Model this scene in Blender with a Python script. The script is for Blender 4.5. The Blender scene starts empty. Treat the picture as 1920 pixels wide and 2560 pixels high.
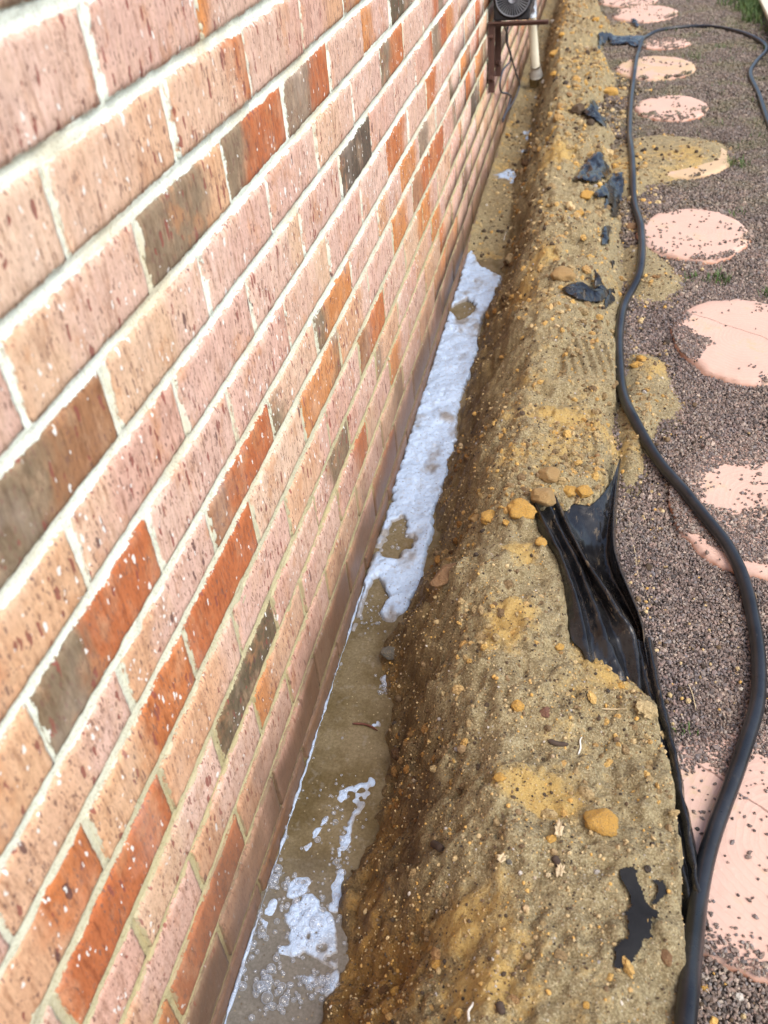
import bpy, math, random
import numpy as np
from mathutils import Matrix, Vector
random.seed(7); rng = np.random.default_rng(11)
S = bpy.context.scene; COL = S.collection
R = math.radians

# ------------------------------------------------------------------ camera
CAM = np.array([0.41293, -0.63921, 0.10708])
CR = np.array([0.97698607, 0.1994797, -0.07553851])
CU = np.array([-0.06613396, 0.61996637, 0.7818363])
CF = np.array([-0.2027918, 0.75884752, -0.61889089])
FPX = 2268.38
cd = bpy.data.cameras.new('camera'); cam = bpy.data.objects.new('camera', cd); COL.objects.link(cam)
cam.matrix_world = Matrix(((CR[0], CU[0], -CF[0], CAM[0]), (CR[1], CU[1], -CF[1], CAM[1]), (CR[2], CU[2], -CF[2], CAM[2]), (0, 0, 0, 1)))
cd.sensor_fit = 'VERTICAL'; cd.sensor_height = 36; cd.sensor_width = 27; cd.lens = FPX / 2560 * 36
cd.clip_start = 0.02; cd.clip_end = 300
cd.dof.use_dof = True; cd.dof.focus_distance = 1.55; cd.dof.aperture_fstop = 6.5
S.camera = cam

# ------------------------------------------------------------------ light
w = bpy.data.worlds.new('World'); S.world = w; w.use_nodes = True
nt = w.node_tree; bg = nt.nodes['Background']
sky = nt.nodes.new('ShaderNodeTexSky'); sky.sky_type = 'NISHITA'; sky.sun_disc = False
SUN_EL, SUN_AZ = R(52), R(120)          # azimuth measured clockwise from +y
sky.sun_elevation = SUN_EL; sky.sun_rotation = SUN_AZ
sky.air_density = 1.0; sky.dust_density = 3.0; sky.ozone_density = 1.0
nt.links.new(sky.outputs[0], bg.inputs[0]); bg.inputs[1].default_value = 0.15
sl = bpy.data.lights.new('sun', 'SUN'); sl.energy = 1.2; sl.angle = R(38); sl.color = (1, .975, .93)
so = bpy.data.objects.new('sun', sl); COL.objects.link(so)
sd = Vector((math.sin(SUN_AZ) * math.cos(SUN_EL), math.cos(SUN_AZ) * math.cos(SUN_EL), math.sin(SUN_EL)))
so.rotation_euler = sd.to_track_quat('Z', 'Y').to_euler(); so.location = sd * 20
S.view_settings.view_transform = 'Standard'; S.view_settings.look = 'None'
S.view_settings.exposure = 0.93; S.view_settings.gamma = 1; S.view_settings.use_curve_mapping = False

# ------------------------------------------------------------------ helpers
def link(o, parent=None):
    COL.objects.link(o)
    if parent is not None: o.parent = parent
    return o
def tag(o, label=None, cat=None, group=None, kind=None):
    if label: o['label'] = label
    if cat: o['category'] = cat
    if group: o['group'] = group
    if kind: o['kind'] = kind
    return o
def empty(name, loc):
    o = bpy.data.objects.new(name, None); o.location = loc; o.empty_display_size = .05
    return link(o)
def mesh_np(name, V, Fc, mat=None, smooth=True, attrs=None):
    me = bpy.data.meshes.new(name); V = np.asarray(V, float); Fc = np.asarray(Fc, int)
    me.vertices.add(len(V)); me.vertices.foreach_set('co', V.ravel())
    n = Fc.shape[1]
    me.loops.add(Fc.size); me.loops.foreach_set('vertex_index', Fc.ravel())
    me.polygons.add(len(Fc)); me.polygons.foreach_set('loop_start', np.arange(0, Fc.size, n))
    me.polygons.foreach_set('use_smooth', np.full(len(Fc), smooth))
    if attrs:
        for k, v in attrs.items():
            v = np.asarray(v, float)
            a = me.attributes.new(k, 'FLOAT' if v.ndim == 1 else 'FLOAT_VECTOR', 'POINT')
            a.data.foreach_set('value' if v.ndim == 1 else 'vector', v.ravel())
    me.update(calc_edges=True)
    if mat: me.materials.append(mat)
    return me
def obj(name, me, parent=None, loc=None):
    o = bpy.data.objects.new(name, me)
    if loc is not None: o.location = loc
    return link(o, parent)
class MB:
    """collects simple closed shapes into one mesh"""
    def __init__(s): s.v = []; s.f = []
    def grid(s, P, closed_u=False):
        P = np.asarray(P); n, m = P.shape[:2]; b = len(s.v); s.v += [tuple(p) for p in P.reshape(-1, 3)]
        for i in range(n - 1):
            for j in range(m if closed_u else m - 1):
                k = (j + 1) % m
                s.f.append((b + i * m + j, b + i * m + k, b + (i + 1) * m + k, b + (i + 1) * m + j))
        return b, n, m
    def tube(s, P, r, m=12, caps=True):
        P = np.asarray(P, float); n = len(P); r = np.broadcast_to(np.asarray(r, float), (n,))
        T = np.gradient(P, axis=0); T /= np.linalg.norm(T, axis=1)[:, None] + 1e-12
        up = np.array([0, 0, 1.]) if abs(T[0][2]) < .9 else np.array([1., 0, 0])
        a = np.cross(T[0], up); a /= np.linalg.norm(a); rings = []
        for i in range(n):
            a = a - T[i] * (a @ T[i]); a /= np.linalg.norm(a); b = np.cross(T[i], a)
            an = np.arange(m) * 2 * math.pi / m
            rings.append(P[i] + r[i] * (np.cos(an)[:, None] * a + np.sin(an)[:, None] * b))
        b0, n_, m_ = s.grid(np.array(rings), True)
        if caps:
            s.f.append(tuple(b0 + j for j in range(m))); s.f.append(tuple(b0 + (n - 1) * m + j for j in reversed(range(m))))
        return s
    def box(s, x0, x1, y0, y1, z0, z1):
        b = len(s.v)
        s.v += [(x, y, z) for x in (x0, x1) for y in (y0, y1) for z in (z0, z1)]
        s.f += [tuple(b + i for i in q) for q in ((0, 1, 3, 2), (4, 6, 7, 5), (0, 4, 5, 1), (2, 3, 7, 6), (0, 2, 6, 4), (1, 5, 7, 3))]
        return s
    def build(s, name, mat, parent=None, smooth=True, bevel=0):
        me = bpy.data.meshes.new(name); me.from_pydata(s.v, [], s.f); me.update()
        me.materials.append(mat)
        me.polygons.foreach_set('use_smooth', np.full(len(me.polygons), smooth))
        o = obj(name, me, parent)
        if bevel:
            md = o.modifiers.new('bevel', 'BEVEL'); md.width = bevel; md.segments = 2; md.limit_method = 'ANGLE'
        return o
_L = {}
def vnoise(x, y, seed=0):
    x = np.asarray(x, float); y = np.asarray(y, float)
    if seed not in _L: _L[seed] = np.random.default_rng(seed + 100).random((256, 256))
    L = _L[seed]; xi = np.floor(x).astype(int); yi = np.floor(y).astype(int)
    fx = x - xi; fy = y - yi; fx = fx * fx * (3 - 2 * fx); fy = fy * fy * (3 - 2 * fy)
    g = lambda i, j: L[i % 256, j % 256]
    return (g(xi, yi) * (1 - fx) + g(xi + 1, yi) * fx) * (1 - fy) + (g(xi, yi + 1) * (1 - fx) + g(xi + 1, yi + 1) * fx) * fy
def fbm(x, y, f, seed=0, oct=4, gain=.5):
    s = 0; a = 1; n = 0
    for i in range(oct):
        s = s + a * (vnoise(x * f, y * f, seed + i) - .5); n += a; a *= gain; f *= 2.03
    return s / n * 2
def sstep(a, b, x):
    t = np.clip((x - a) / (b - a), 0, 1); return t * t * (3 - 2 * t)
PX = 1659 / 1920
def ray(px, py):
    d = CF + CR * ((px / PX - 960) / FPX) - CU * ((py / PX - 1280) / FPX); return d
def at(px, py, z):
    d = ray(px, py); return CAM + d * ((z - CAM[2]) / d[2])
def aty(px, py, y):
    d = ray(px, py); return CAM + d * ((y - CAM[1]) / d[1])
def size_at(p, px): return px / PX * ((np.asarray(p) - CAM) @ CF) / FPX
def smooth_curve(P, n):
    P = np.asarray(P, float); t = np.concatenate([[0], np.cumsum(np.linalg.norm(np.diff(P, axis=0), axis=1))])
    Q = np.vstack([2 * P[0] - P[1], P, 2 * P[-1] - P[-2]]); out = []
    for u in np.linspace(0, t[-1], n):
        i = min(max(np.searchsorted(t, u, 'right') - 1, 0), len(P) - 2)
        f = (u - t[i]) / (t[i + 1] - t[i] + 1e-12); a, b, c, d = Q[i:i + 4]
        out.append(.5 * (2 * b + (c - a) * f + (2 * a - 5 * b + 4 * c - d) * f * f + (3 * b - a - 3 * c + d) * f ** 3))
    return np.array(out)
def inpoly(x, y, P):
    P = np.asarray(P); ins = np.zeros(np.shape(x), bool); j = len(P) - 1
    for i in range(len(P)):
        xi, yi = P[i][:2]; xj, yj = P[j][:2]
        if yi != yj:
            c = ((yi > y) != (yj > y)) & (x < (xj - xi) * (y - yi) / (yj - yi) + xi); ins ^= c
        j = i
    return ins

# ------------------------------------------------------------------ materials
class NT:
    def __init__(s, name):
        s.m = bpy.data.materials.new(name); s.m.use_nodes = True; s.t = s.m.node_tree; s.N = s.t.nodes
        s.b = s.N['Principled BSDF']
    def n(s, ty, **k):
        o = s.N.new(ty)
        for a, v in k.items(): setattr(o, a, v)
        return o
    def l(s, a, b): s.t.links.new(a, b)
    def val(s, inp, v):
        if hasattr(v, 'is_output') or isinstance(v, bpy.types.NodeSocket): s.l(v, inp)
        else: inp.default_value = v
    def math(s, op, a, b=0.0, c=None, clamp=False):
        o = s.n('ShaderNodeMath', operation=op); o.use_clamp = clamp
        s.val(o.inputs[0], a); s.val(o.inputs[1], b)
        if c is not None: s.val(o.inputs[2], c)
        return o.outputs[0]
    def vmath(s, op, a, b):
        o = s.n('ShaderNodeVectorMath', operation=op); s.val(o.inputs[0], a); s.val(o.inputs[1], b); return o.outputs[0]
    def mix(s, f, a, b):
        o = s.n('ShaderNodeMix', data_type='RGBA'); s.val(o.inputs[0], f)
        for q, v in ((6, a), (7, b)):
            if isinstance(v, tuple): v = (*v, 1)[:4]
            s.val(o.inputs[q], v)
        return o.outputs[2]
    def mul(s, a, b):
        o = s.n('ShaderNodeMix', data_type='RGBA', blend_type='MULTIPLY'); o.inputs[0].default_value = 1
        for q, v in ((6, a), (7, b)):
            if isinstance(v, tuple): v = (*v, 1)[:4]
            s.val(o.inputs[q], v)
        return o.outputs[2]
    def step(s, v, a, b):
        o = s.n('ShaderNodeMapRange', interpolation_type='SMOOTHSTEP'); s.val(o.inputs[0], v)
        s.val(o.inputs[1], a); s.val(o.inputs[2], b); return o.outputs[0]
    def noise(s, vec, sc, det=3, rough=.55):
        o = s.n('ShaderNodeTexNoise'); s.val(o.inputs['Vector'], vec); o.inputs['Scale'].default_value = sc
        o.inputs['Detail'].default_value = det; o.inputs['Roughness'].default_value = rough; return o.outputs[0]
    def voro(s, vec, sc, feature='F1'):
        o = s.n('ShaderNodeTexVoronoi', feature=feature); s.val(o.inputs['Vector'], vec); o.inputs['Scale'].default_value = sc
        return o
    def ramp(s, f, stops):
        o = s.n('ShaderNodeValToRGB'); s.val(o.inputs[0], f); e = o.color_ramp.elements
        while len(e) < len(stops): e.new(.5)
        for i, (p, c) in enumerate(stops): e[i].position = p; e[i].color = (*c, 1)
        return o.outputs[0]
    def bump(s, h, strength=.5, dist=.002, prev=None):
        o = s.n('ShaderNodeBump'); o.inputs['Strength'].default_value = strength; o.inputs['Distance'].default_value = dist
        s.val(o.inputs['Height'], h)
        if prev: s.l(prev, o.inputs['Normal'])
        return o.outputs[0]
    def attr(s, name, ty='GEOMETRY'):
        o = s.n('ShaderNodeAttribute', attribute_type=ty, attribute_name=name); return o
    def set(s, col=None, rough=None, normal=None, **k):
        if col is not None:
            if isinstance(col, tuple): col = (*col, 1)[:4]
            s.val(s.b.inputs['Base Color'], col)
        if rough is not None: s.val(s.b.inputs['Roughness'], rough)
        if normal is not None: s.l(normal, s.b.inputs['Normal'])
        for a, v in k.items(): s.val(s.b.inputs[a.replace('_', ' ')], v)
        return s.m
MUD = (.30, .215, .115)
MORTAR_C = (.74, .745, .60)

def mortar_color(M, pos):
    """pale cream mortar, stained yellow-brown where mud has splashed low on the wall"""
    sx = M.n('ShaderNodeSeparateXYZ'); M.l(pos, sx.inputs[0]); z = sx.outputs[2]
    n1 = M.noise(pos, 5, 3); n2 = M.noise(pos, 60, 3)
    base = M.mix(n2, (.70, .77, .66), (.79, .84, .74))
    base = M.mix(M.math('MULTIPLY', M.step(n1, .46, .70), .8), base, (.62, .56, .38))
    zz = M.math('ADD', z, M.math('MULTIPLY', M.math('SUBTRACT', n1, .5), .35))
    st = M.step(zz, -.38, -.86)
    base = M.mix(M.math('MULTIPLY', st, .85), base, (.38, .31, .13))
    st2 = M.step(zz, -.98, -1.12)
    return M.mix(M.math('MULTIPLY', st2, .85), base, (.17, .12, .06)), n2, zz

def mat_mortar():
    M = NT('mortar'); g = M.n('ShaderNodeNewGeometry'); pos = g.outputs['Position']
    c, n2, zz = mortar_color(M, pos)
    h = M.noise(pos, 260, 4, .65); h2 = M.noise(pos, 45, 3)
    nrm = M.bump(M.math('ADD', M.math('MULTIPLY', h, .5), h2), .55, .0025)
    c = M.mul(c, M.ramp(M.noise(pos, 330, 4, .75), [(.34, (.66, .62, .52)), (.5, (1, 1, 1))])); return M.set(c, .9, nrm)

def mat_brick():
    M = NT('brick'); tc = M.n('ShaderNodeTexCoord'); oi = M.n('ShaderNodeObjectInfo'); g = M.n('ShaderNodeNewGeometry')
    off = M.math('MULTIPLY', oi.outputs['Random'], 37.0)
    cx = M.n('ShaderNodeCombineXYZ'); M.l(off, cx.inputs[0]); M.l(off, cx.inputs[1]); M.l(off, cx.inputs[2])
    P0 = tc.outputs['Object']; P = M.vmath('ADD', P0, cx.outputs[0])
    sp = M.n('ShaderNodeSeparateXYZ'); M.l(P0, sp.inputs[0]); ly, lz = sp.outputs[1], sp.outputs[2]
    V = M.vmath('MULTIPLY', P, (1., 1., .32))          # drawn out upwards, as the wire drags the clay
    V2 = M.vmath('MULTIPLY', P, (1., 1., .10))
    nb = M.noise(P, 14, 3); nd = M.noise(V2, 70, 4, .6); nf = M.noise(V, 420, 3, .7); nm = M.noise(P, 45, 4, .6)
    a = M.attr('tone_a', 'OBJECT').outputs['Color']; b = M.attr('tone_b', 'OBJECT').outputs['Color']
    spl = M.attr('split', 'OBJECT').outputs['Fac']
    q = M.math('ADD', M.math('SUBTRACT', ly, spl), M.math('MULTIPLY', M.math('SUBTRACT', nb, .5), .15))
    q = M.math('ADD', q, M.math('MULTIPLY', M.math('SUBTRACT', nd, .5), .06))
    base = M.mix(M.step(q, -.036, .036), a, b)
    base = M.mix(M.math('MULTIPLY', M.step(nm, .48, .72), .40), base, M.mul(base, (1.25, 1.30, 1.30)))
    base = M.mix(M.math('MULTIPLY', M.step(nd, .54, .80), .45), base, M.mul(base, (.80, .62, .50)))
    base = M.mix(M.math('MULTIPLY', M.step(M.noise(M.vmath('MULTIPLY', P, (1., 1., .6)), 26, 5, .65), .50, .68), .55), base, M.mix(.5, base, (.66, .44, .27)))
    base = M.mix(M.math('MULTIPLY', M.step(M.noise(M.vmath('ADD', P, (7., 3., 5.)), 24, 6, .75), .56, .72), .50), base, M.mul(base, (.86, .66, .50)))
    base = M.mul(base, M.ramp(nf, [(.25, (.60, .55, .50)), (.48, (1, 1, 1)), (.75, (1.12, 1.12, 1.12))]))
    ns_ = M.noise(M.vmath('MULTIPLY', P, (1., 1., .14)), 150, 5, .7)
    base = M.mul(base, M.ramp(ns_, [(.34, (.66, .58, .52)), (.47, (1, 1, 1)), (.62, (1.10, 1.12, 1.14))]))
    no_ = M.noise(M.vmath('ADD', P, (2., 9., 4.)), 12, 5, .7)
    base = M.mix(M.math('MULTIPLY', M.step(no_, .54, .68), .55), base, (.50, .235, .10))
    # flecks of ironstone, dark and rust red, and chips of pale mortar
    wob = M.vmath('ADD', V, M.vmath('MULTIPLY', M.n('ShaderNodeCombineXYZ').outputs[0], (0., 0., 0.)))
    no = M.n('ShaderNodeTexNoise'); M.l(P, no.inputs['Vector']); no.inputs['Scale'].default_value = 130
    wob = M.vmath('ADD', V, M.vmath('MULTIPLY', no.outputs['Color'], (.006, .006, .006)))
    hs = []
    def flecks(vec, sc, keep, size, col, amt):
        nonlocal base
        v = M.voro(vec, sc); s_ = M.n('ShaderNodeSeparateColor'); M.l(v.outputs['Color'], s_.inputs[0])
        rad = M.math('MULTIPLY', s_.outputs[1], size)
        m = M.math('MULTIPLY', M.step(M.math('SUBTRACT', rad, v.outputs['Distance']), 0., .07), M.math('GREATER_THAN', M.math('ADD', s_.outputs[0], M.math('MULTIPLY', M.math('SUBTRACT', M.noise(P, 20, 3), .5), .5)), keep))
        base = M.mix(M.math('MULTIPLY', m, amt), base, col); hs.append(m); return m
    V3 = M.vmath('MULTIPLY', wob, (1., 1., 1.0))
    flecks(V3, 125, .66, .48, (.24, .065, .045), .85)
    flecks(M.vmath('ADD', V3, (3.1, 1.7, 2.)), 75, .86, .36, (.10, .045, .04), .85)
    flecks(M.vmath('ADD', V3, (5.1, 2.7, 1.)), 260, .55, .5, (.17, .085, .06), .8)
    flecks(M.vmath('ADD', V3, (1.1, 6.7, 4.)), 430, .6, .5, (.20, .10, .07), .7)
    wm = flecks(M.vmath('ADD', M.vmath('MULTIPLY', wob, (1., 1., 1.8)), (9.1, 4.7, 7.)), 210, .90, .52, (.80, .80, .74), .9)
    wm2 = flecks(M.vmath('ADD', M.vmath('MULTIPLY', wob, (1., 1., 1.7)), (2.1, 8.7, 3.)), 80, .93, .33, (.80, .80, .74), .9)
    # mortar smeared over the arrises
    ey = M.math('SUBTRACT', .1148, M.math('ABSOLUTE', ly)); ez = M.math('SUBTRACT', .0374, M.math('ABSOLUTE', lz))
    e = M.math('MINIMUM', ey, ez)
    en = M.math('ADD', M.math('MULTIPLY', M.math('SUBTRACT', M.noise(P, 26, 5, .7), .53), .017), M.math('MULTIPLY', M.math('SUBTRACT', M.noise(V, 330, 3, .7), .5), .009))
    sm = M.step(M.math('ADD', e, en), .0012, -.0002)
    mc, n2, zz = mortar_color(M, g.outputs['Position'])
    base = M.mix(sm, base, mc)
    # thin lime bloom wiped over the face
    bl = M.math('MULTIPLY', M.step(M.noise(P, 9, 4, .6), .50, .75), .22); base = M.mix(bl, base, (.72, .60, .50))
    # mud splashed and soaked low down
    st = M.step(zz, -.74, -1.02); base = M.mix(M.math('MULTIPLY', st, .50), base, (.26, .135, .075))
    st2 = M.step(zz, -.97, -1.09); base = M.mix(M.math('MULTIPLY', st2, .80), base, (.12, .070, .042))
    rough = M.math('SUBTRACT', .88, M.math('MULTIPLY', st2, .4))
    h = M.math('ADD', M.math('MULTIPLY', nf, .45), M.math('MULTIPLY', nd, .9))
    h = M.math('ADD', h, M.math('MULTIPLY', nm, .6)); h = M.math('SUBTRACT', h, M.math('MULTIPLY', hs[0], .35)); h = M.math('SUBTRACT', h, M.math('MULTIPLY', hs[1], .6))
    h = M.math('ADD', h, M.math('MULTIPLY', sm, .5))
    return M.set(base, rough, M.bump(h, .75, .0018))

def mat_soil(floor=False):
    M = NT('soil'); g = M.n('ShaderNodeNewGeometry'); P = g.outputs['Position']
    wet = M.attr('wet').outputs['Fac']; och = M.attr('ochre').outputs['Fac']; dark = M.attr('dark').outputs['Fac']
    n1 = M.noise(P, 9, 5, .6); n2 = M.noise(P, 55, 5, .65); n3 = M.noise(P, 320, 4, .7); n4 = M.noise(P, 900, 2, .7)
    c = M.mix(M.step(n2, .35, .68), (.265, .205, .098), (.42, .345, .185))
    c = M.mix(M.step(n3, .50, .66), c, (.54, .46, .28))
    c = M.mix(M.math('MULTIPLY', M.step(n3, .49, .34), .65), c, (.15, .10, .05))
    c = M.mix(M.math('MULTIPLY', M.step(M.noise(P, 130, 5, .75), .52, .64), .45), c, (.20, .135, .065))
    of = M.math('ADD', och, M.math('MULTIPLY', M.math('SUBTRACT', n1, .5), 1.2))
    of = M.math('ADD', of, M.math('MULTIPLY', M.math('SUBTRACT', n2, .5), 1.3))
    c = M.mix(M.math('MULTIPLY', M.step(of, .25, .72), .80), c, M.mix(n3, (.50, .31, .075), (.68, .47, .16)))
    df = M.math('ADD', dark, M.math('MULTIPLY', M.math('SUBTRACT', M.noise(P, 21, 6, .75), .5), 2.3))
    c = M.mix(M.math('MULTIPLY', M.step(df, .32, .95), .66), c, (.13, .080, .038))
    # grains
    v = M.voro(P, 300); s_ = M.n('ShaderNodeSeparateColor'); M.l(v.outputs['Color'], s_.inputs[0])
    gm = M.math('MULTIPLY', M.step(M.math('SUBTRACT', M.math('MULTIPLY', s_.outputs[1], .5), v.outputs['Distance']), 0, .08), M.math('GREATER_THAN', s_.outputs[0], .6))
    gc = M.ramp(s_.outputs[2], [(0, (.06, .045, .035)), (.35, (.16, .10, .06)), (.6, (.50, .28, .07)), (.8, (.55, .45, .28)), (1, (.65, .6, .5))])
    c = M.mix(M.math('MULTIPLY', gm, .75), c, gc)
    wf = M.math('ADD', wet, M.math('MULTIPLY', M.math('SUBTRACT', n1, .5), .5))
    wf = M.step(wf, .15, .85)
    c = M.mix(wf, c, M.mul(c, (.56, .45, .31)))
    c = M.mul(c, M.ramp(n4, [(.3, (.72, .72, .72)), (.6, (1, 1, 1))]))
    rough = M.math('SUBTRACT', .95, M.math('MULTIPLY', wf, .42))
    h = M.math('ADD', M.math('MULTIPLY', n2, 1.6), M.math('MULTIPLY', n3, .8)); h = M.math('ADD', h, M.math('MULTIPLY', gm, .3)); h = M.math('ADD', h, M.math('MULTIPLY', n4, .25))
    return M.set(c, rough, M.bump(h, .9, .0055))

def gravel_ramp(M, f):
    return M.ramp(f, [(0, (.05, .042, .038)), (.16, (.115, .090, .078)), (.34, (.18, .138, .115)), (.5, (.215, .158, .128)),
                      (.64, (.165, .152, .150)), (.78, (.27, .185, .15)), (.9, (.25, .215, .18)), (1, (.42, .33, .26))])
def mat_gravel_base():
    M = NT('gravel_bed'); g = M.n('ShaderNodeNewGeometry'); P = g.outputs['Position']
    v = M.voro(P, 150); s_ = M.n('ShaderNodeSeparateColor'); M.l(v.outputs['Color'], s_.inputs[0])
    c = gravel_ramp(M, s_.outputs[0]); sx = M.n('ShaderNodeSeparateXYZ'); M.l(P, sx.inputs[0])
    dd = M.step(M.math('ADD', sx.outputs[1], M.math('MULTIPLY', M.noise(P, 3, 4), 1.6)), 2.8, 5.2)
    moss = M.math('MULTIPLY', dd, M.step(M.noise(P, 5, 5, .65), .42, .62))
    c = M.mix(M.math('MULTIPLY', moss, .55), c, (.13, .13, .055))
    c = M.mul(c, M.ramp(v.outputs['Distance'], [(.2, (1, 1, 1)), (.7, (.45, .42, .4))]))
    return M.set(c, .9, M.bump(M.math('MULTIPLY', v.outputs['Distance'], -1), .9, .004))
def mat_gravel():
    M = NT('gravel_stone'); oi = M.n('ShaderNodeObjectInfo'); g = M.n('ShaderNodeNewGeometry'); P = g.outputs['Position']
    c = gravel_ramp(M, oi.outputs['Random'])
    c = M.mul(c, M.ramp(M.noise(P, 7, 4), [(.3, (.95, .95, 1.0)), (.7, (1.25, 1.26, 1.22))]))
    c = M.mul(c, M.ramp(M.noise(P, 900, 2), [(.3, (.75, .75, .75)), (.7, (1.15, 1.12, 1.1))]))
    sx = M.n('ShaderNodeSeparateXYZ'); M.l(P, sx.inputs[0]); nn = M.noise(P, 5, 5, .65)
    far = M.step(M.math('ADD', sx.outputs[1], M.math('MULTIPLY', nn, 1.5)), 2.3, 4.2)      # damp, mossy and silted further along
    c = M.mix(M.math('MULTIPLY', far, .50), c, M.mix(M.step(nn, .45, .6), (.155, .125, .095), (.15, .145, .065)))
    return M.set(c, .75)
def mat_crumb():
    M = NT('soil_crumb'); oi = M.n('ShaderNodeObjectInfo')
    c = M.ramp(oi.outputs['Random'], [(0, (.04, .03, .022)), (.24, (.10, .065, .035)), (.42, (.24, .16, .08)), (.6, (.48, .36, .18)), (.80, (.54, .41, .22)), (.86, (.54, .31, .08)), (.94, (.60, .38, .12)), (.97, (.30, .28, .26)), (1, (.62, .56, .46))])
    return M.set(c, .9)
def simple(name, col, rough=.6, nscale=60, amt=.25, bumpd=.001, **k):
    M = NT(name); tc = M.n('ShaderNodeTexCoord'); P = tc.outputs['Object']
    n = M.noise(P, nscale, 4, .6)
    lo = tuple(x * (1 - amt) for x in col); hi = tuple(min(1, x * (1 + amt)) for x in col)
    return M.set(M.mix(n, lo, hi), rough, M.bump(n, .5, bumpd), **k)
def mat_clod(name, lo, hi):
    M = NT(name); g = M.n('ShaderNodeNewGeometry'); P = g.outputs['Position']
    n = M.noise(P, 60, 4, .6); n2 = M.noise(P, 500, 3, .7)
    c = M.mix(n, lo, hi); c = M.mix(M.math('MULTIPLY', M.step(n2, .48, .66), .6), c, (.34, .23, .11))
    c = M.mix(M.math('MULTIPLY', M.step(M.noise(P, 40, 5, .7), .54, .68), .25), c, (.46, .36, .20))
    return M.set(c, .95, M.bump(M.math('ADD', n, M.math('MULTIPLY', n2, .9)), 1.0, .006))
def mat_water():
    M = NT('muddy_water'); g = M.n('ShaderNodeNewGeometry'); P = g.outputs['Position']
    n = M.noise(P, 12, 4); n2 = M.noise(P, 70, 4)
    c = M.mix(M.step(n, .35, .65), (.105, .078, .036), (.175, .140, .082))
    sx = M.n('ShaderNodeSeparateXYZ'); M.l(P, sx.inputs[0])
    near = M.step(M.math('ADD', sx.outputs[1], M.math('MULTIPLY', n, .12)), .16, .0)   # water turns greyer towards the near end
    c = M.mix(M.math('MULTIPLY', near, .8), c, (.165, .158, .145))
    c = M.mix(M.math('MULTIPLY', M.step(n2, .55, .72), .25), c, (.28, .26, .225))
    v = M.voro(P, 170); s_ = M.n('ShaderNodeSeparateColor'); M.l(v.outputs['Color'], s_.inputs[0])
    c = M.mix(M.math('MULTIPLY', M.math('MULTIPLY', M.step(v.outputs['Distance'], .3, .15), M.math('GREATER_THAN', s_.outputs[0], .78)), .6), c, M.ramp(s_.outputs[1], [(0, (.06, .05, .035)), (.6, (.14, .09, .045)), (1, (.50, .42, .26))]))
    c = M.mul(c, M.ramp(M.noise(P, 200, 4, .7), [(.35, (.8, .78, .75)), (.65, (1.15, 1.15, 1.15))]))
    return M.set(c, .05, M.bump(M.noise(P, 22, 3), .35, .004), IOR=1.33, Specular_IOR_Level=.7)
def mat_foam():
    M = NT('foam'); g = M.n('ShaderNodeNewGeometry'); P = g.outputs['Position']
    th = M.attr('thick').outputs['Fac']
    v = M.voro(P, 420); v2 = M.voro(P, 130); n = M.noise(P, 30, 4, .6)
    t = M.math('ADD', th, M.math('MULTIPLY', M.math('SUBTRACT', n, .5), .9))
    c = M.mix(M.step(t, .22, .90), (.24, .225, .21), (.43, .54, .70))  # blue cast of the sky light is painted into the foam colour
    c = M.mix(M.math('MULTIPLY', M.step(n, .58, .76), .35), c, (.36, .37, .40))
    s_ = M.n('ShaderNodeSeparateColor'); M.l(v2.outputs['Color'], s_.inputs[0])
    sp = M.math('MULTIPLY', M.step(v2.outputs['Distance'], .26, .16), M.math('GREATER_THAN', s_.outputs[0], .74))
    c = M.mix(M.math('MULTIPLY', sp, .8), c, (.14, .10, .07))
    c = M.mix(M.math('MULTIPLY', M.step(M.noise(P, 90, 4, .7), .52, .66), .6), c, (.34, .345, .37))
    h = M.math('ADD', v.outputs['Distance'], M.math('MULTIPLY', v2.outputs['Distance'], 1.2))
    return M.set(c, .35, M.bump(h, .5, .002))
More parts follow.
